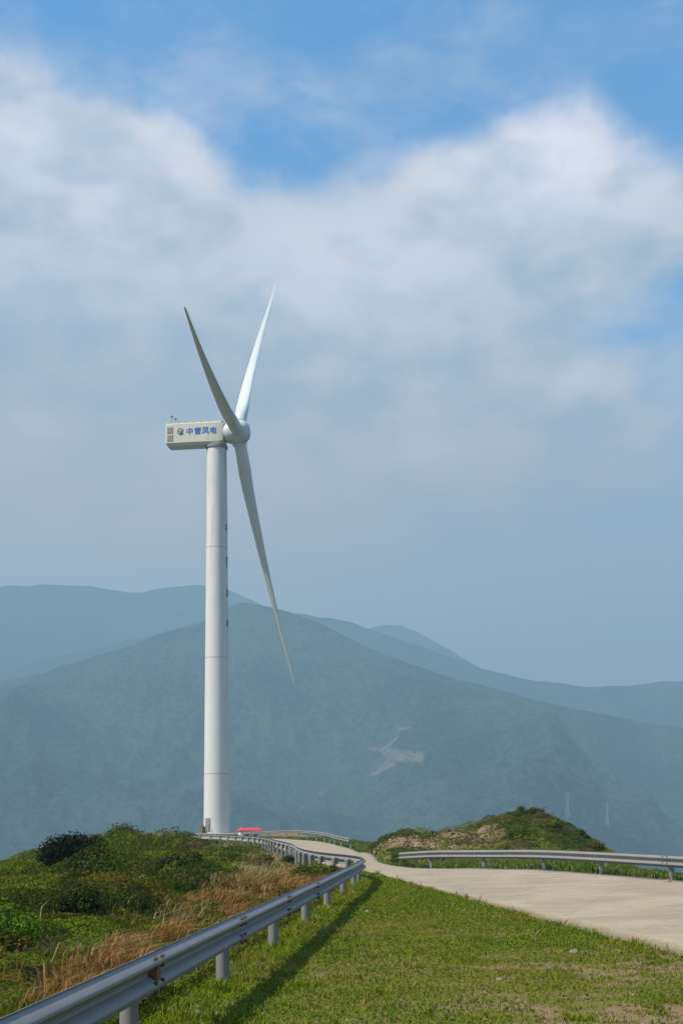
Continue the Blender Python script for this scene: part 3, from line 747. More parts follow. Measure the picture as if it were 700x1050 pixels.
# ------------------------------------------------------------------ vegetation
rg = np.random.default_rng(7)
def unit(v): return v / np.maximum(np.linalg.norm(v, axis=1), 1e-6)[:, None]
def leaf_mesh(name, P, N, size, col, mat_, jitter=.7, aspect=.5):
    n = len(P); d = unit(N + rg.normal(size=(n, 3)) * jitter); r = rg.normal(size=(n, 3)); a = unit(np.cross(d, r)); b = np.cross(d, a)
    L = (size * rg.uniform(.7, 1.3, n))[:, None]; a = a * L * .5; b = b * L * .5 * aspect; bend = d * L * .12
    V = np.stack([P - a, P + b - a * .1 + bend, P + a, P - b - a * .1 + bend], 1).reshape(-1, 3)
    q = np.arange(4 * n).reshape(n, 4)
    return mesh_np(name, V, [q], mat_, {'Col': np.repeat(col, 4, 0)})
def blade_mesh(name, P, H, W, lean, col, mat_, droop=.6, tipcol=1.35):
    n = len(P); t = rg.uniform(0, 2 * np.pi, n); wdir = np.stack([np.cos(t), np.sin(t), 0 * t], 1)
    l = lean; up = np.array([0, 0, 1.0])
    ctr = P; mid = P + (up * .6 + l * .28) * H[:, None]; tip = P + (up * (1 - .25 * droop) + l * (.75 + droop * .2)) * H[:, None]
    w = wdir * W[:, None] * .5
    V = np.stack([ctr - w, ctr + w, mid + w * .8, mid - w * .8, tip], 1).reshape(-1, 3)
    i = np.arange(n) * 5
    q = np.stack([i, i + 1, i + 2, i + 3], 1); tr = np.stack([i + 3, i + 2, i + 4], 1)
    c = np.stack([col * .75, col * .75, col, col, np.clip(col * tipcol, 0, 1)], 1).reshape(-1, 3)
    return mesh_np(name, V, [q, tr], mat_, {'Col': c})
def pal(n, cols, var=.18):
    cols = np.array(cols); k = rg.integers(0, len(cols), n); c = cols[k] * rg.uniform(1 - var, 1 + var, (n, 1)); return np.clip(c, 0, 1)

ROADL = np.array(ROAD_L); ROADR = np.array(ROAD_R)
RAILN = np.array([(p[0], p[1]) for p in near])
def rail_x(y): return np.interp(y, RAILN[:, 1], RAILN[:, 0])
def on_road(x, y, m=0.0):
    l = np.interp(y, ROADL[:, 1], ROADL[:, 0]); r = np.interp(y, ROADR[:, 1], ROADR[:, 0]); return (x > l + m) & (x < r - m)

def make_turf():
    # short turf between rail and road, denser near the viewer
    n = 620000; y = 6.5 + (rg.random(n) ** 1.8) * 58; x = rg.uniform(-6, 6, n) * 1.0
    keep = (x > rail_x(y) - 1.8 - .02 * y * rg.random(n)) & ~on_road(x, y, rg.uniform(-.02, .12, n)) & (x < np.interp(y, ROADL[:, 1], ROADL[:, 0]) + .2)
    bf = bare_field(x, y); keep &= rg.random(n) > bf * .93
    x, y = x[keep], y[keep]; n = len(x)
    tall = vnoise(x * .9, y * .9, 33, 3); edge = np.exp(-np.abs(x - rail_x(y) + .1) / .35); redge = np.exp(-np.abs(x - np.interp(y, ROADL[:, 1], ROADL[:, 0])) / .25)
    H = (.016 + .034 * tall * rg.random(n) + .08 * edge * rg.random(n) + .05 * redge * rg.random(n)) * rg.uniform(.7, 1.3, n)
    H *= 1 + y / 60
    H *= 1 + 1.5 * sstep(vnoise(x * 2.6, y * 2.6, 39, 2), .62, .78) * rg.random(n)
    W = (.0065 + .00038 * y) * rg.uniform(.7, 1.4, n)
    c1 = sstep(vnoise(x * .35, y * .35, 31, 4), .38, .62)[:, None]; c2 = sstep(vnoise(x * 1.6, y * 1.6, 32, 3), .52, .68)[:, None]
    col = pal(n, [(.13, .19, .008), (.17, .215, .010), (.10, .16, .008), (.20, .22, .014)])
    col = col * (1 - .5 * c1) + pal(n, [(.25, .21, .022), (.22, .21, .018), (.28, .20, .045)]) * .5 * c1
    col = (col * (1 - .35 * c2) + np.array([.07, .14, .01]) * .35 * c2) * 1.02
    dry = rg.random(n) < (.02 + .14 * sstep(vnoise(x * .8, y * .8, 36, 3), .5, .7)); col[dry] = pal(dry.sum(), [(.36, .27, .13), (.28, .20, .09)])
    z = G(x, y); l = rg.normal(size=(n, 3)) * .5; l[:, 2] = 0
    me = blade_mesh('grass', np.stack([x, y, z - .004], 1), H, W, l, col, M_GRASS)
    tag(ob('grass', me), 'short green and yellowish turf between the near guardrail and the road', 'grass', kind='stuff')
    # broad little weeds between the blades
    n = 26000; y = 8 + (rg.random(n) ** 1.5) * 30; x = rg.uniform(-3, 5, n)
    k = (x > rail_x(y) - .8) & (x < np.interp(y, ROADL[:, 1], ROADL[:, 0]) + .05) & (vnoise(x * 1.3, y * 1.3, 35, 3) > .5) & (rg.random(n) > bare_field(x, y))
    x, y = x[k], y[k]; n = len(x)
    P = np.stack([x, y, G(x, y) + rg.uniform(.015, .06, n)], 1); N = np.tile([0, 0, 1.0], (n, 1))
    me = leaf_mesh('weeds', P, N, np.full(n, .042), pal(n, [(.10, .17, .012), (.13, .19, .014), (.08, .14, .012)]), M_LEAF, .5, .7)
    tag(ob('weeds', me), 'small broad-leaved weeds scattered through the turf beside the near guardrail', 'weeds', kind='stuff')
make_turf()

def make_verge():
    # rougher grass on the far side of the road, round the mound and on the far verges
    n = 330000; y = 14 + (rg.random(n) ** 1.2) * 150; x = rg.uniform(-30, 15, n)
    l = np.interp(y, ROADL[:, 1], ROADL[:, 0]); r = np.interp(y, ROADR[:, 1], ROADR[:, 0]); xr = np.interp(y, RX[:, 0], RX[:, 1])
    keep = (x > r - rg.uniform(-.02, .15, n)) & (x < xr + 3)
    rub = sstep(mound(x, y), .3, .8) * (1 - sstep(x, 7.6, 9.2)) * (1 - sstep(y, 66.0, 67)) * (.25 + .7 * sstep(vnoise(x * .7, y * .7, 71, 3), .40, .60))
    keep &= rg.random(n) > rub
    left = (x < l) & (y > 95) & (x > l - 14) & (x > rail_x(y) - 9) & (rg.random(n) > .55 * (y > 135))
    keep |= left
    x, y = x[keep], y[keep]; n = len(x); tall = vnoise(x * .5, y * .5, 43, 3)
    H = (.05 + .22 * tall ** 2 * rg.random(n)) * (1 + y / 120); W = (.012 + .0007 * y) * rg.uniform(.7, 1.3, n)
    rr = np.array([(p[0], p[1]) for p in right]); o_ = np.argsort(rr[:, 1]); rx = np.interp(y, rr[o_, 1], rr[o_, 0]); nr = np.exp(-((x - rx) / .7) ** 2) * (y > 25) * (y < 54)
    H += .26 * nr * rg.random(n) * sstep(vnoise(x * .9, y * .9, 47, 2), .25, .6)
    c = sstep(vnoise(x * .25, y * .25, 41, 4), .4, .6)[:, None]
    col = pal(n, [(.09, .14, .02), (.12, .165, .025), (.07, .115, .02)]) * (1 - .5 * c) + pal(n, [(.19, .18, .045), (.16, .16, .04)]) * .5 * c
    l = rg.normal(size=(n, 3)) * .45; l[:, 2] = 0
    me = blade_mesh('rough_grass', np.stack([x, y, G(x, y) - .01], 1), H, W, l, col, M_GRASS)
    tag(ob('rough_grass', me), 'rough green grass on the far verge of the road and around the rubble mound', 'grass', kind='stuff')
make_verge()

# --- left bank: where things grow
def slope_points(n, y0=7, y1=125, p=1.4):
    y = y0 + (rg.random(n) ** p) * (y1 - y0); xl = np.interp(y, LX[:, 0], LX[:, 1])
    x = rail_x(y) - .35 - rg.random(n) ** 1.1 * np.maximum(rail_x(y) + .42 * y + 2.5, 4.0)
    k = (x > xl - 16) & ~((y > 42) & (x > rail_x(y) - .3))
    return x[k], y[k]
def domes(x, y, cell=1.5, seed=81):
    """height of a carpet of bush domes and a random number per bush"""
    ix = np.floor(x / cell).astype(np.int64); iy = np.floor(y / cell).astype(np.int64); H = np.zeros(x.shape); I = np.full(x.shape, .5)
    def hh(i, j, s):
        n = (i * 374761393 + j * 668265263 + s * 974711) & 0xffffffff; n = ((n ^ (n >> 13)) * 1274126177) & 0xffffffff
        return ((n ^ (n >> 16)) & 0xffff) / 65535.0
    for a in (-1, 0, 1):
        for b in (-1, 0, 1):
            i, j = ix + a, iy + b; cx = (i + hh(i, j, seed)) * cell; cy = (j + hh(i, j, seed + 1)) * cell; Rr = cell * (.38 + .55 * hh(i, j, seed + 2))
            q = ((x - cx) ** 2 + (y - cy) ** 2) / Rr ** 2; h = np.sqrt(np.clip(1 - q, 0, 1)) * Rr * (.45 + .5 * hh(i, j, seed + 3))
            k = h > H; H = np.where(k, h, H); I = np.where(k, hh(i, j, seed + 4), I)
    return H, I
def lumps(x, y, ids=False):
    a, ia = domes(x, y, 1.9, 81); b, ib = domes(x, y, .8, 91); h = np.maximum(a, b * .9); I = np.where(a > b * .9, ia, ib)
    h = h + .10 * vnoise(x * 3, y * 3, 52, 2)
    d = np.abs(x - rail_x(y)); h = h * (.12 + .88 * sstep(d, .8, 5.0)) * (1 - .6 * sstep(y, 55, 110)) + .03
    h = h * np.where((x > -5.5 - .04 * y) & (y > 30), .45, 1)
    h = h * (.75 + .33 * sstep(px_of(x, y, 0)[0], 40, 130))
    for sx, sy in ((-6.8, 33), (-5.9, 30.5), (-7.6, 36)): h = h * (1 - .85 * np.exp(-(((x - sx) / 1.5) ** 2 + ((y - sy + 1.6) / 2.8) ** 2)))
    return (h, I) if ids else h
def px_of(x, y, z): return HX + F * x / y, HY - F * (z - CAMH) / y
def blob(px, py, c): 
    f = np.zeros(px.shape)
    for (cx, cy, rx, ry, ang, w) in c:
        a = R(ang); dx = px - cx; dy = py - cy; u = dx * math.cos(a) - dy * math.sin(a); v = dx * math.sin(a) + dy * math.cos(a)
        f = np.maximum(f, w * (1 - sstep(np.hypot(u / rx, v / ry), .55, 1.15)))
    return f
RUSTZ = [(95, 985, 70, 20, 25, 1.2), (150, 962, 45, 10, 10, 1), (215, 930, 70, 19, 25, 1.2), (275, 905, 42, 15, 18, 1), (300, 897, 28, 8, 5, .8), (40, 1010, 40, 12, 25, .6)]
TANZ = [(262, 893, 60, 11, 30, .9), (215, 912, 55, 9, 38, .7), (185, 886, 50, 7, 22, .75), (142, 915, 10, 12, 60, .7), (268, 882, 30, 9, 15, .9), (175, 925, 25, 12, 50, .5)]
def zone(x, y):
    px, py = px_of(x, y, G(x, y) + .25)
    w1 = (vnoise(x * .7, y * .5, 55, 3) - .5) * 40; w2 = (vnoise(x * .7, y * .5, 56, 3) - .5) * 16
    br = sstep(vnoise(x * .9, y * .45, 77, 3), .36, .54)
    return blob(px + w1, py + w2, RUSTZ) * br, blob(px + w1, py + w2, TANZ) * sstep(vnoise(x * .8, y * .4, 78, 3), .40, .58)

def make_slope():
    x, y = slope_points(560000); z = G(x, y); h, I = lumps(x, y, True); ru, ta = zone(x, y)
    keep = rg.random(len(x)) > np.maximum(ru * .75, ta * .6); x, y, z, h, I = x[keep], y[keep], z[keep], h[keep], I[keep]; n = len(x)
    e = .12; gx = (lumps(x + e, y) - lumps(x - e, y)) / (2 * e); gy = (lumps(x, y + e) - lumps(x, y - e)) / (2 * e)
    N = unit(np.stack([-gx * 1.5, -gy * 1.5, np.ones(n)], 1))
    zz = z + h * (1 - rg.random(n) ** 3 * .35)
    size = (.032 + .0012 * y)
    pals = [[(.090, .125, .008), (.110, .145, .010)], [(.15, .22, .010), (.18, .23, .014)], [(.045, .065, .008), (.055, .075, .009)], [(.10, .14, .010), (.085, .12, .010)],
            [(.16, .13, .02), (.17, .145, .022)], [(.028, .040, .008), (.04, .055, .009)], [(.17, .18, .016), (.14, .165, .014)], [(.14, .09, .03), (.12, .08, .025)]]
    t = vnoise(x * .3, y * .22, 57, 3); kk = np.clip(((I * 1.25 + (t - .5) * 1.1) % 1.0) * 8, 0, 7.99).astype(int); c = np.zeros((n, 3))
    for k in range(8):
        m = kk == k; c[m] = pal(m.sum(), pals[k], .25) * .74
    me = leaf_mesh('undergrowth', np.stack([x, y, zz], 1), N, size, c, M_LEAF, .42, .5)
    tag(ob('undergrowth', me), 'dense low green and brownish undergrowth covering the bank left of the guardrail', 'undergrowth', kind='stuff')
    # green blades mixed in
    x, y = slope_points(200000); z = G(x, y); h = lumps(x, y); ru, ta = zone(x, y); nz = vnoise(x * .35, y * .3, 66, 3)
    keep = (rg.random(len(x)) > np.maximum(ru, ta) * .6) & ((rg.random(len(x)) < sstep(nz, .55, .70) * .6 + .04) | (np.abs(x - rail_x(y)) < 1.6)); x, y, z, h = x[keep], y[keep], z[keep], h[keep]; n = len(x)
    nearr = np.exp(-np.abs(x - rail_x(y)) / 1.2)
    H = (.12 + .12 * h) * rg.uniform(.6, 1.4, n) * (1 - .45 * nearr); W = (.009 + .0005 * y) * rg.uniform(.7, 1.3, n)
    l = rg.normal(size=(n, 3)) * .35 + np.array([.15, 0, 0]); l[:, 2] = 0
    t = sstep(vnoise(x * .3, y * .22, 59, 3), .35, .65)[:, None]
    c = pal(n, [(.06, .09, .010), (.08, .115, .012)]) * (1 - t) + pal(n, [(.12, .15, .015), (.14, .145, .025), (.10, .135, .015)]) * t
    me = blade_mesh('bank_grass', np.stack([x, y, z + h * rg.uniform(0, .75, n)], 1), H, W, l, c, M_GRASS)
    tag(ob('bank_grass', me), 'tall green grass growing through the undergrowth left of the guardrail', 'grass', kind='stuff')
    # dry russet and straw grass
    x, y = slope_points(520000, 8, 105, 1.3); ru, ta = zone(x, y)
    r = rg.random(len(x)); kr = r < ru * .55 + .006; kt = (~kr) & (r < ru * .55 + ta * .30 + .007)
    for k, nm, cols, lab, hh in ((kr, 'russet_grass', [(.26, .12, .04), (.33, .165, .06), (.19, .09, .035), (.38, .24, .11), (.24, .125, .045), (.12, .12, .03)], 'dry reddish-brown grass leaning over beside the near guardrail', .42),
                                 (kt, 'straw_grass', [(.34, .255, .12), (.27, .20, .09), (.40, .31, .17), (.22, .17, .07), (.17, .16, .05)], 'pale straw-coloured grass streaking the green bank below the turbine', .5)):
        a, b = x[k], y[k]; n = len(a); z = G(a, b) + lumps(a, b) * .45
        H = hh * rg.uniform(.45, 1.25, n) * (.55 + .6 * vnoise(a * .8, b * .8, 60, 2)); H *= np.where(np.abs(a - rail_x(b)) < 1.0, .6, 1)
        W = (.008 + .0005 * b) * rg.uniform(.6, 1.2, n)
        wd = (vnoise(a * .4, b * .4, 63, 2) - .35) * 1.6; l = rg.normal(size=(n, 3)) * .48; l[:, 0] += .2 + wd; l[:, 2] = 0
        me = blade_mesh(nm, np.stack([a, b, z - .02], 1), H, W, l, pal(n, cols), M_DRY, 1.1)
        tag(ob(nm, me), lab, 'dry grass', kind='stuff')
make_slope()

# --- individual shrubs
def shrub(px, py_base, d, w, h, cols, label, group=None, leaf=.06, dens=1.0, name='shrub', jag=.3, cat='shrub', twigs=0):
    if px < 350: w *= 1.22; h *= 1.22
    leaf *= 1.12
    x = (px - HX) / F * d; y = d; g = float(G(x, y)); r = tag(empty(name, (x, y, g)), label, cat, group)
    nl = int(rg.integers(9, 15)); C_ = []; Rr = []
    for k in range(nl):
        a = rg.uniform(0, 2 * np.pi); q = rg.random() ** .6; zz = rg.uniform(.3, .80)
        wr = (1 - (zz - .3) ** 1.4 * .9) * .62
        C_.append((math.cos(a) * q * w * .5 * wr * 1.3, math.sin(a) * q * w * .5 * wr * 1.3, h * zz)); Rr.append(rg.uniform(.20, .34) * min(w, h * 1.2))
    C_.append((0, 0, h * .45)); Rr.append(min(w, h) * .42)
    P = []; N = []; cl = []
    for c, q in zip(C_, Rr):
        n = int(dens * 4.2 * 4 * math.pi * q * q / (leaf * leaf) * .42); u = unit(rg.normal(size=(n, 3)))
        rad = q * (1 - rg.random(n) ** 2 * .55) * (1 + rg.normal(size=n) * jag * .5)
        p = np.array(c) + u * rad[:, None] * np.array([1, 1, .85]); P.append(p); N.append(u)
        cl.append(pal(n, cols) * rg.uniform(.82, 1.2))
    P = np.concatenate(P); N = np.concatenate(N); cl = np.concatenate(cl); k = P[:, 2] > .02; P, N, cl = P[k], N[k], cl[k]
    if len(P) > 14000: s_ = rg.permutation(len(P))[:14000]; P, N, cl = P[s_], N[s_], cl[s_]; leaf *= 1.05
    me = leaf_mesh('foliage', P, N, np.full(len(P), leaf), cl, M_LEAF, .48, .55); ob('foliage', me, r)
    b = MB()
    for c in C_[:8]:
        c = Vector(c); m = c * .5 + Vector((rg.normal() * .04, rg.normal() * .04, 0)); b.tube((0, 0, -.1), m, .035 * h, .022 * h, 6, False); b.tube(m, c, .022 * h, .008 * h, 6, False)
    for k in range(twigs):
        a = rg.uniform(0, 6.28); q = Vector((math.cos(a) * w * rg.uniform(.1, .5), math.sin(a) * w * .4, h * rg.uniform(.9, 1.2))); b.tube((0, 0, h * .3), q, .012, .004, 4, False)
    b.build('stems', M_BARK, r); return r
DK = [(.011, .019, .008), (.016, .025, .009), (.008, .014, .007)]; MD = [(.055, .080, .009), (.068, .098, .011), (.042, .062, .008)]
BR = [(.085, .17, .01), (.11, .20, .014), (.065, .14, .01)]; OL = [(.10, .10, .025), (.13, .115, .03), (.075, .085, .022)]
YG = [(.13, .17, .012), (.16, .19, .018), (.10, .14, .01)]; RD = [(.13, .075, .03), (.10, .075, .03), (.07, .08, .022)]
S = shrub
S(78, 0, 33, 1.5, 1.12, DK, 'tall blackish-green evergreen shrub on the skyline of the left bank', leaf=.075, dens=1.3, name='evergreen_shrub', jag=.24, twigs=5)
S(63, 0, 36.5, .95, .85, DK, 'dark evergreen shrub tucked against the left foot of the tallest black-green one', leaf=.07, dens=1.2, name='evergreen_shrub', jag=.24, twigs=5)
S(94, 0, 30, 1.15, .72, [(.022, .036, .013), (.028, .044, .016)], 'rounded dark green shrub just below the blackish skyline evergreen', leaf=.065, name='shrub')
S(128, 0, 60, 2.4, 1.3, OL + MD, 'broad olive shrub with bare twigs on the crest left of the turbine', leaf=.085, twigs=12)
S(110, 0, 55, 1.4, 1.0, MD, 'mid-green crest shrub between the black evergreen and the broad olive shrub', leaf=.08)
S(12, 0, 44, 1.6, .62, OL + RD, 'brownish olive shrub on the skyline at the left edge of the photo', leaf=.055, twigs=16)
S(38, 0, 44, 1.0, .45, YG, 'small yellow-green skyline shrub between the left-edge olive bush and the black evergreen', leaf=.055)
S(113, 0, 33, .75, .62, BR, 'small vivid green bush right of the rounded dark shrub on the left bank', leaf=.06)
S(30, 0, 32, 1.5, .5, OL + YG, 'olive-yellow shrub below the skyline near the left edge', leaf=.06)
S(50, 0, 32, 1.1, .5, RD + OL, 'rusty brown-leaved shrub below the black evergreen', leaf=.06, twigs=8)
S(35, 0, 21, 1.2, .55, YG, 'rounded yellow-green bush low on the left bank at the photo edge', leaf=.05)
S(70, 0, 25, 1.0, .5, DK + MD, 'dark bush beside the yellow-green bush low on the left bank', leaf=.055)
S(78, 0, 19.5, .8, .55, DK + MD, 'small dark green bush directly above the russet grass', leaf=.05)
S(100, 0, 22, .75, .5, BR + YG, 'fresh green bush at the upper edge of the russet grass', leaf=.05)
S(8, 0, 20, 1.1, .5, MD + YG, 'mixed green bush cut by the left photo edge above the guardrail', leaf=.05)
S(20, 0, 16, .8, .5, BR, 'bright green leafy bush at the left edge just above the rail', leaf=.045)
S(150, 0, 31, 1.4, .6, MD, 'low spreading green shrub in the middle of the left bank between straw streaks', leaf=.06)
S(185, 0, 36, 1.5, .7, MD + DK, 'dark low shrub right of centre on the left bank above the straw grass', leaf=.065)
S(135, 0, 23, 1.0, .6, YG, 'yellow-green bush standing just above the guardrail left of the russet band', leaf=.05)
S(180, 0, 25, .9, .5, MD, 'green bush among the russet grass above the guardrail', leaf=.055)
S(228, 0, 31, .8, .5, MD + YG, 'dense green bush between the straw and russet bands', leaf=.06)
S(268, 0, 42, 1.0, .5, OL, 'olive bush in the straw grass below the bend of the road', leaf=.065, twigs=6)
S(295, 0, 52, .9, .42, MD + DK, 'small dark bush against the rail where the track bends', leaf=.075)
S(315, 0, 36, 1.0, .45, YG + OL, 'leafy green bush inside the curve of the near guardrail', leaf=.055, twigs=8)
S(340, 0, 38, .8, .35, MD + OL, 'low olive bush tucked inside the nose of the rail curve', leaf=.055, twigs=6)
for k, (a, d, lb) in enumerate([(155, 70, 'low bush on the far grassy shoulder just right of the broad olive crest shrub'), (178, 62, 'low rounded bush on the far shoulder below the foot of the turbine'),
        (202, 74, 'farthest low bush on the shoulder in front of the turbine footing'), (60, 40, 'low round bush directly under the two dark evergreens'), (15, 34, 'low bush under the brownish skyline shrub at the left photo edge'),
        (122, 42, 'low round bush between the vivid green bush and the crest'), (147, 48, 'yellow-green low bush high on the left bank under the crest'), (215, 50, 'low bush at the upper end of the straw streak'),
        (170, 45, 'low green bush in the middle of the left bank above the spreading one'), (238, 58, 'low bush closest to the distant run of guardrail'), (103, 28, 'low bush in the centre of the left bank above the fresh green one'), (50, 26, 'low bush between the dark bush and the left photo edge')]):
    S(a, 0, d, rg.uniform(1.0, 1.6), rg.uniform(.35, .5) if d > 44 else rg.uniform(.35, .45), [MD, YG, OL, MD][k % 4], lb, 'low bushes of the left bank', leaf=.045 + .0006 * d)
for (a, d, w, h, cl, lb) in [(22, 26, 1.1, .5, MD + OL, 'ragged dull green bush near the left photo edge above the yellow-green one'), (68, 29, 1.2, .55, MD + DK, 'broad dark green bush in front of the double dark evergreens'),
        (118, 36, 1.2, .6, YG + MD, 'light green bush between the vivid green bush and the spreading shrub'), (140, 27, 1.0, .5, MD + RD, 'brown-tinged green bush above the straw stalks on the left bank'),
        (160, 38, 1.3, .5, OL + MD, 'olive bush on the swell in the middle of the bank'), (200, 41, 1.2, .45, YG, 'pale yellow-green bush on the upper middle of the bank'),
        (163, 55, 1.6, .6, MD + YG, 'wide green bush just below the crest right of the broad olive shrub'), (190, 58, 1.4, .5, MD + DK, 'dark green bush just below the crest in front of the tower foot'),
        (228, 44, 1.1, .4, OL + RD, 'reddish olive bush above the straw grass in front of the hut'), (88, 40, 1.4, .7, OL + RD, 'brownish bush between the double evergreens and the crest shrub'),
        (42, 37, 1.3, .55, OL + YG, 'mottled olive bush left of the double evergreens'), (205, 30, .9, .45, MD + DK, 'dark leafy bush at the upper edge of the russet grass above the third rail post')]:
    S(a, 0, d, w, h, cl, lb, 'low bushes of the left bank', leaf=.045 + .0006 * d, twigs=4)
# right-hand mound
S(545, 0, 65, 2.2, .42, MD + OL, 'spiky green shrub crowning the highest point of the rubble mound', leaf=.08, twigs=14, jag=.35)
S(524, 0, 65.5, .9, .38, MD, 'green shrub on the mound top left of the spiky one', leaf=.08, twigs=5)
S(537, 0, 61, 1.7, .75, MD + YG, 'dense green shrub on the face of the mound above the guardrail', leaf=.08)
S(565, 0, 62, 1.7, .5, YG + MD, 'yellow-green shrub on the right shoulder of the mound', leaf=.08)
S(588, 0, 63, 1.4, .42, MD + OL, 'olive shrub lower down the right shoulder of the mound', leaf=.08, twigs=5)
S(597, 0, 61.5, .6, .7, [(.04, .075, .02), (.05, .09, .02)], 'small upright dark green bush at the right end of the mound', leaf=.08)
S(610, 0, 60, 1.1, .5, OL, 'low brownish bush where the mound meets the guardrail', leaf=.08)
S(515, 0, 58.5, 1.2, .5, YG, 'yellow-green bush between the rubble and the guardrail', leaf=.075)
S(395, 0, 69, .9, .32, MD, 'small green bush on the low bank left of the rubble', leaf=.08)
S(443, 0, 68, 1.3, .35, MD + YG, 'low green bush along the top of the rubble bank', leaf=.08)
S(407, 0, 56, .9, .5, MD + YG, 'green bush at the left end of the short guardrail', leaf=.075)

# --- rocks
def rock_mesh(name, w, seed, n=2, flat=.65):
    import bmesh
    bm = bmesh.new(); bmesh.ops.create_icosphere(bm, subdivisions=n, radius=.5)
    r = np.random.default_rng(seed); k = r.normal(size=(7, 3))
    for v in bm.verts:
        c = v.co.copy(); f = 1.0
        for q in k: 
            t = c.dot(Vector(q).normalized()); f -= max(0, t - .33) * .75
        v.co = Vector((c.x * f * w, c.y * f * w * .8, c.z * f * w * flat))
    me = bpy.data.meshes.new(name); bm.to_mesh(me); bm.free(); me.materials.append(M_ROCK); return me
def rock(px, py, w, seed, label):
    d = CAMH * F / (py - HY)
    for _ in range(6): x = (px - HX) / F * d; d = (CAMH - float(G(x, d))) * F / (py - HY)
    x = (px - HX) / F * d; o = ob('rock', rock_mesh('rock', w, seed), None, (x, d, float(G(x, d)) + w * .12), seed * 1.3); tag(o, label, 'rock')
rock(202, 1044, .15, 3, 'pale rounded rock lying on the turf under the near guardrail')
rock(588, 978, .14, 5, 'small tan rock on the bare patch beside the road edge')
rock(512, 1006, .08, 7, 'little pale stone in the turf right of the rail shadow')
rock(684, 906, .26, 8, 'small whitish stone on the grass strip under the right-hand guardrail')
rock(376, 936, .12, 12, 'brownish stone in the turf just past the nose of the guardrail')
rock(397, 868, .38, 9, 'pale boulder beside the road left of the rubble mound')
rock(408, 871, .30, 10, 'smaller pale boulder at the left end of the short guardrail')
def make_rubble():
    n = 1700; V = []; Fs = []; base = rock_mesh('tmp', 1, 4, 1, .7); bv = np.array([v.co[:] for v in base.vertices]); bf = np.array([p.vertices[:] for p in base.polygons])
    x = rg.uniform(1.5, 11, n * 4); y = rg.uniform(55, 68, n * 4); m = mound(x, y)
    w = sstep(m, .2, .6) * (1 - sstep(x + .35 * (m - 1), 7.6, 9.2)) * (.04 + .9 * sstep(vnoise(x * .7, y * .7, 71, 3), .42, .60)) * sstep(y, 58, 60); k = rg.random(n * 4) < w; x, y = x[k][:n], y[k][:n]; n = len(x)
    s = .05 + .22 * rg.random(n) ** 3.5; a = rg.uniform(0, 6.28, n); sc = rg.uniform(.7, 1.3, (n, 3)) * s[:, None]
    v = bv[None] * sc[:, None]; ca, sa = np.cos(a)[:, None], np.sin(a)[:, None]
    vx = v[..., 0] * ca - v[..., 1] * sa; vy = v[..., 0] * sa + v[..., 1] * ca
    V = np.stack([vx + x[:, None], vy + y[:, None], v[..., 2] + (G(x, y) + s * .15)[:, None]], -1)
    Fa = bf[None] + (np.arange(n) * len(bv))[:, None, None]
    mt, T, b = mat('rubble'); T.put(b.inputs['Base Color'], T.node('ShaderNodeAttribute', attribute_name='Col').outputs['Color']); b.inputs['Roughness'].default_value = .95
    c = np.repeat(pal(n, [(.21, .155, .085), (.14, .095, .05), (.33, .27, .17), (.11, .08, .05), (.20, .13, .055), (.13, .10, .055)], .35), len(bv), 0)
    me = mesh_np('rubble', V.reshape(-1, 3), [Fa.reshape(-1, 3)], mt, {'Col': c}); tag(ob('rubble', me), 'loose tan and brown rubble covering the left flank of the mound', 'rubble', kind='stuff')
    bpy.data.meshes.remove(base)
make_rubble()
def make_gravel():
    base = rock_mesh('tmp', 1, 6, 1, .6); bv = np.array([v.co[:] for v in base.vertices]); bf = np.array([p.vertices[:] for p in base.polygons])
    n = 16000; y = rg.uniform(8, 30, n); x = rg.uniform(-1.5, 6, n); k = (rg.random(n) < bare_field(x, y) * .55 + .012) & ~on_road(x, y, .1); x, y = x[k], y[k]; n = len(x)
    s = .008 + .035 * rg.random(n) ** 4; sc = rg.uniform(.7, 1.3, (n, 3)) * s[:, None]; v = bv[None] * sc[:, None]
    V = np.stack([v[..., 0] + x[:, None], v[..., 1] + y[:, None], v[..., 2] + (G(x, y) + s * .2)[:, None]], -1); Fa = bf[None] + (np.arange(n) * len(bv))[:, None, None]
    me = mesh_np('gravel', V.reshape(-1, 3), [Fa.reshape(-1, 3)], M_ROCK); tag(ob('gravel', me), 'fine pale gravel scattered over the bare patches of the near verge', 'gravel', kind='stuff'); bpy.data.meshes.remove(base)
make_gravel()
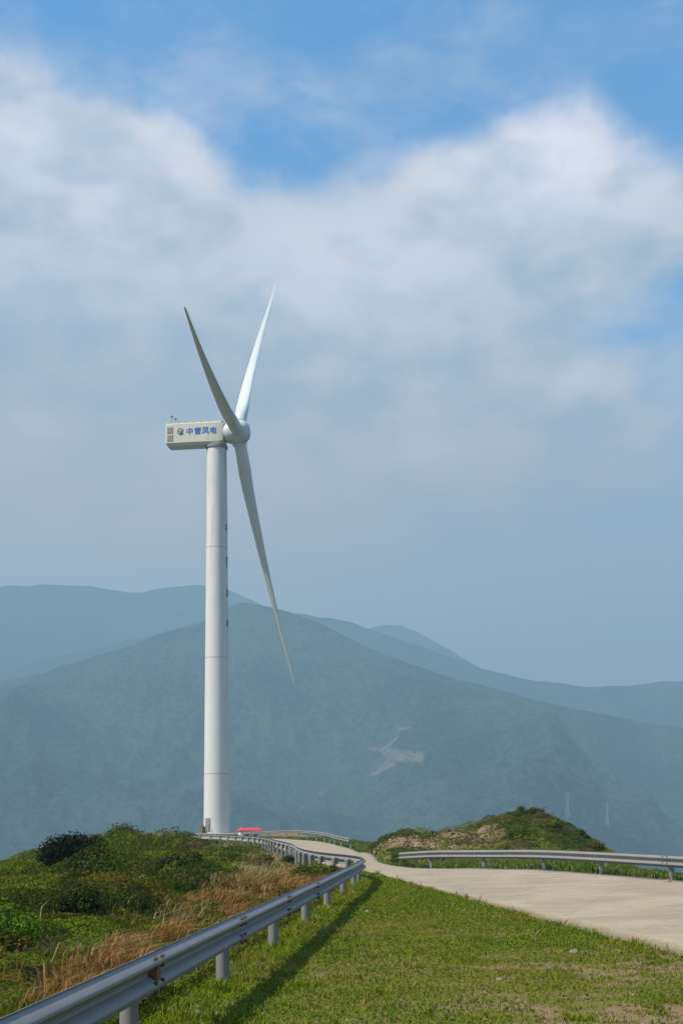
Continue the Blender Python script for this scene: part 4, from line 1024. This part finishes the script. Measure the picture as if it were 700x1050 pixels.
def make_mound_scrub():
    n = 120000; x = rg.uniform(.5, 14.5, n); y = rg.uniform(55, 72, n); m = mound(x, y); h, I = domes(x, y, 1.1, 101)
    w = sstep(m, .1, .4) * np.clip(sstep(x, 7.4, 9.0) + .6 * (1 - sstep(vnoise(x * .7, y * .7, 71, 3), .38, .56)) + .5 * sstep(y, 65, 66.5), 0, 1); k = rg.random(n) < w
    x, y, h, I = x[k], y[k], h[k], I[k]; n = len(x); h = h * .45 + .05
    P = np.stack([x, y, G(x, y) + h * (1 - .5 * rg.random(n) ** 2)], 1); c = np.zeros((n, 3))
    for q, pp in enumerate([MD, YG, OL, MD, RD]):
        mm = (I * 5).astype(int).clip(0, 4) == q; c[mm] = pal(mm.sum(), pp)
    me = leaf_mesh('mound_scrub', P, np.tile([-.3, -.5, .8], (n, 1)), np.full(n, .085), c, M_LEAF, .8, .55)
    tag(ob('mound_scrub', me), 'mixed green scrub growing over the right half and top of the rubble mound', 'undergrowth', kind='stuff')
make_mound_scrub()
def make_log():
    x = (452 - HX) / F * 57; g = float(G(x, 57)); b = MB(); b.tube((-.45, 0, .18), (.25, .1, .25), .08, .09, 10); b.tube((.25, .1, .0), (.25, .1, .48), .10, .09, 10)
    o = b.build('broken_post', M_DARK, None, 30, (x, 57, g)); tag(o, 'dark broken post lying against the foot of the rubble behind the short guardrail', 'post')
make_log()

# ------------------------------------------------------------------ haze
def make_haze():
    b = MB(); x, y0, y1, z0, z1 = 6000, -1500, 6200, -300, 900
    b.box((0, (y0 + y1) / 2, (z0 + z1) / 2), (2 * x, y1 - y0, z1 - z0))
    m = bpy.data.materials.new('haze'); m.use_nodes = True; T = NT(m.node_tree); T.n.clear()
    out = T.node('ShaderNodeOutputMaterial'); v = T.node('ShaderNodeVolumePrincipled')
    v.inputs['Color'].default_value = (.36, .535, .665, 1); v.inputs['Density'].default_value = HAZE
    v.inputs['Density Attribute'].default_value = ''; v.inputs['Color Attribute'].default_value = ''; v.inputs['Temperature Attribute'].default_value = ''
    v.inputs['Anisotropy'].default_value = 0.0
    T.l.new(v.outputs[0], out.inputs['Volume'])
    tag(b.build('haze', m), 'pale blue haze filling the valley and fading the mountains', 'haze', kind='stuff')
HAZE = 4.2e-4
make_haze()
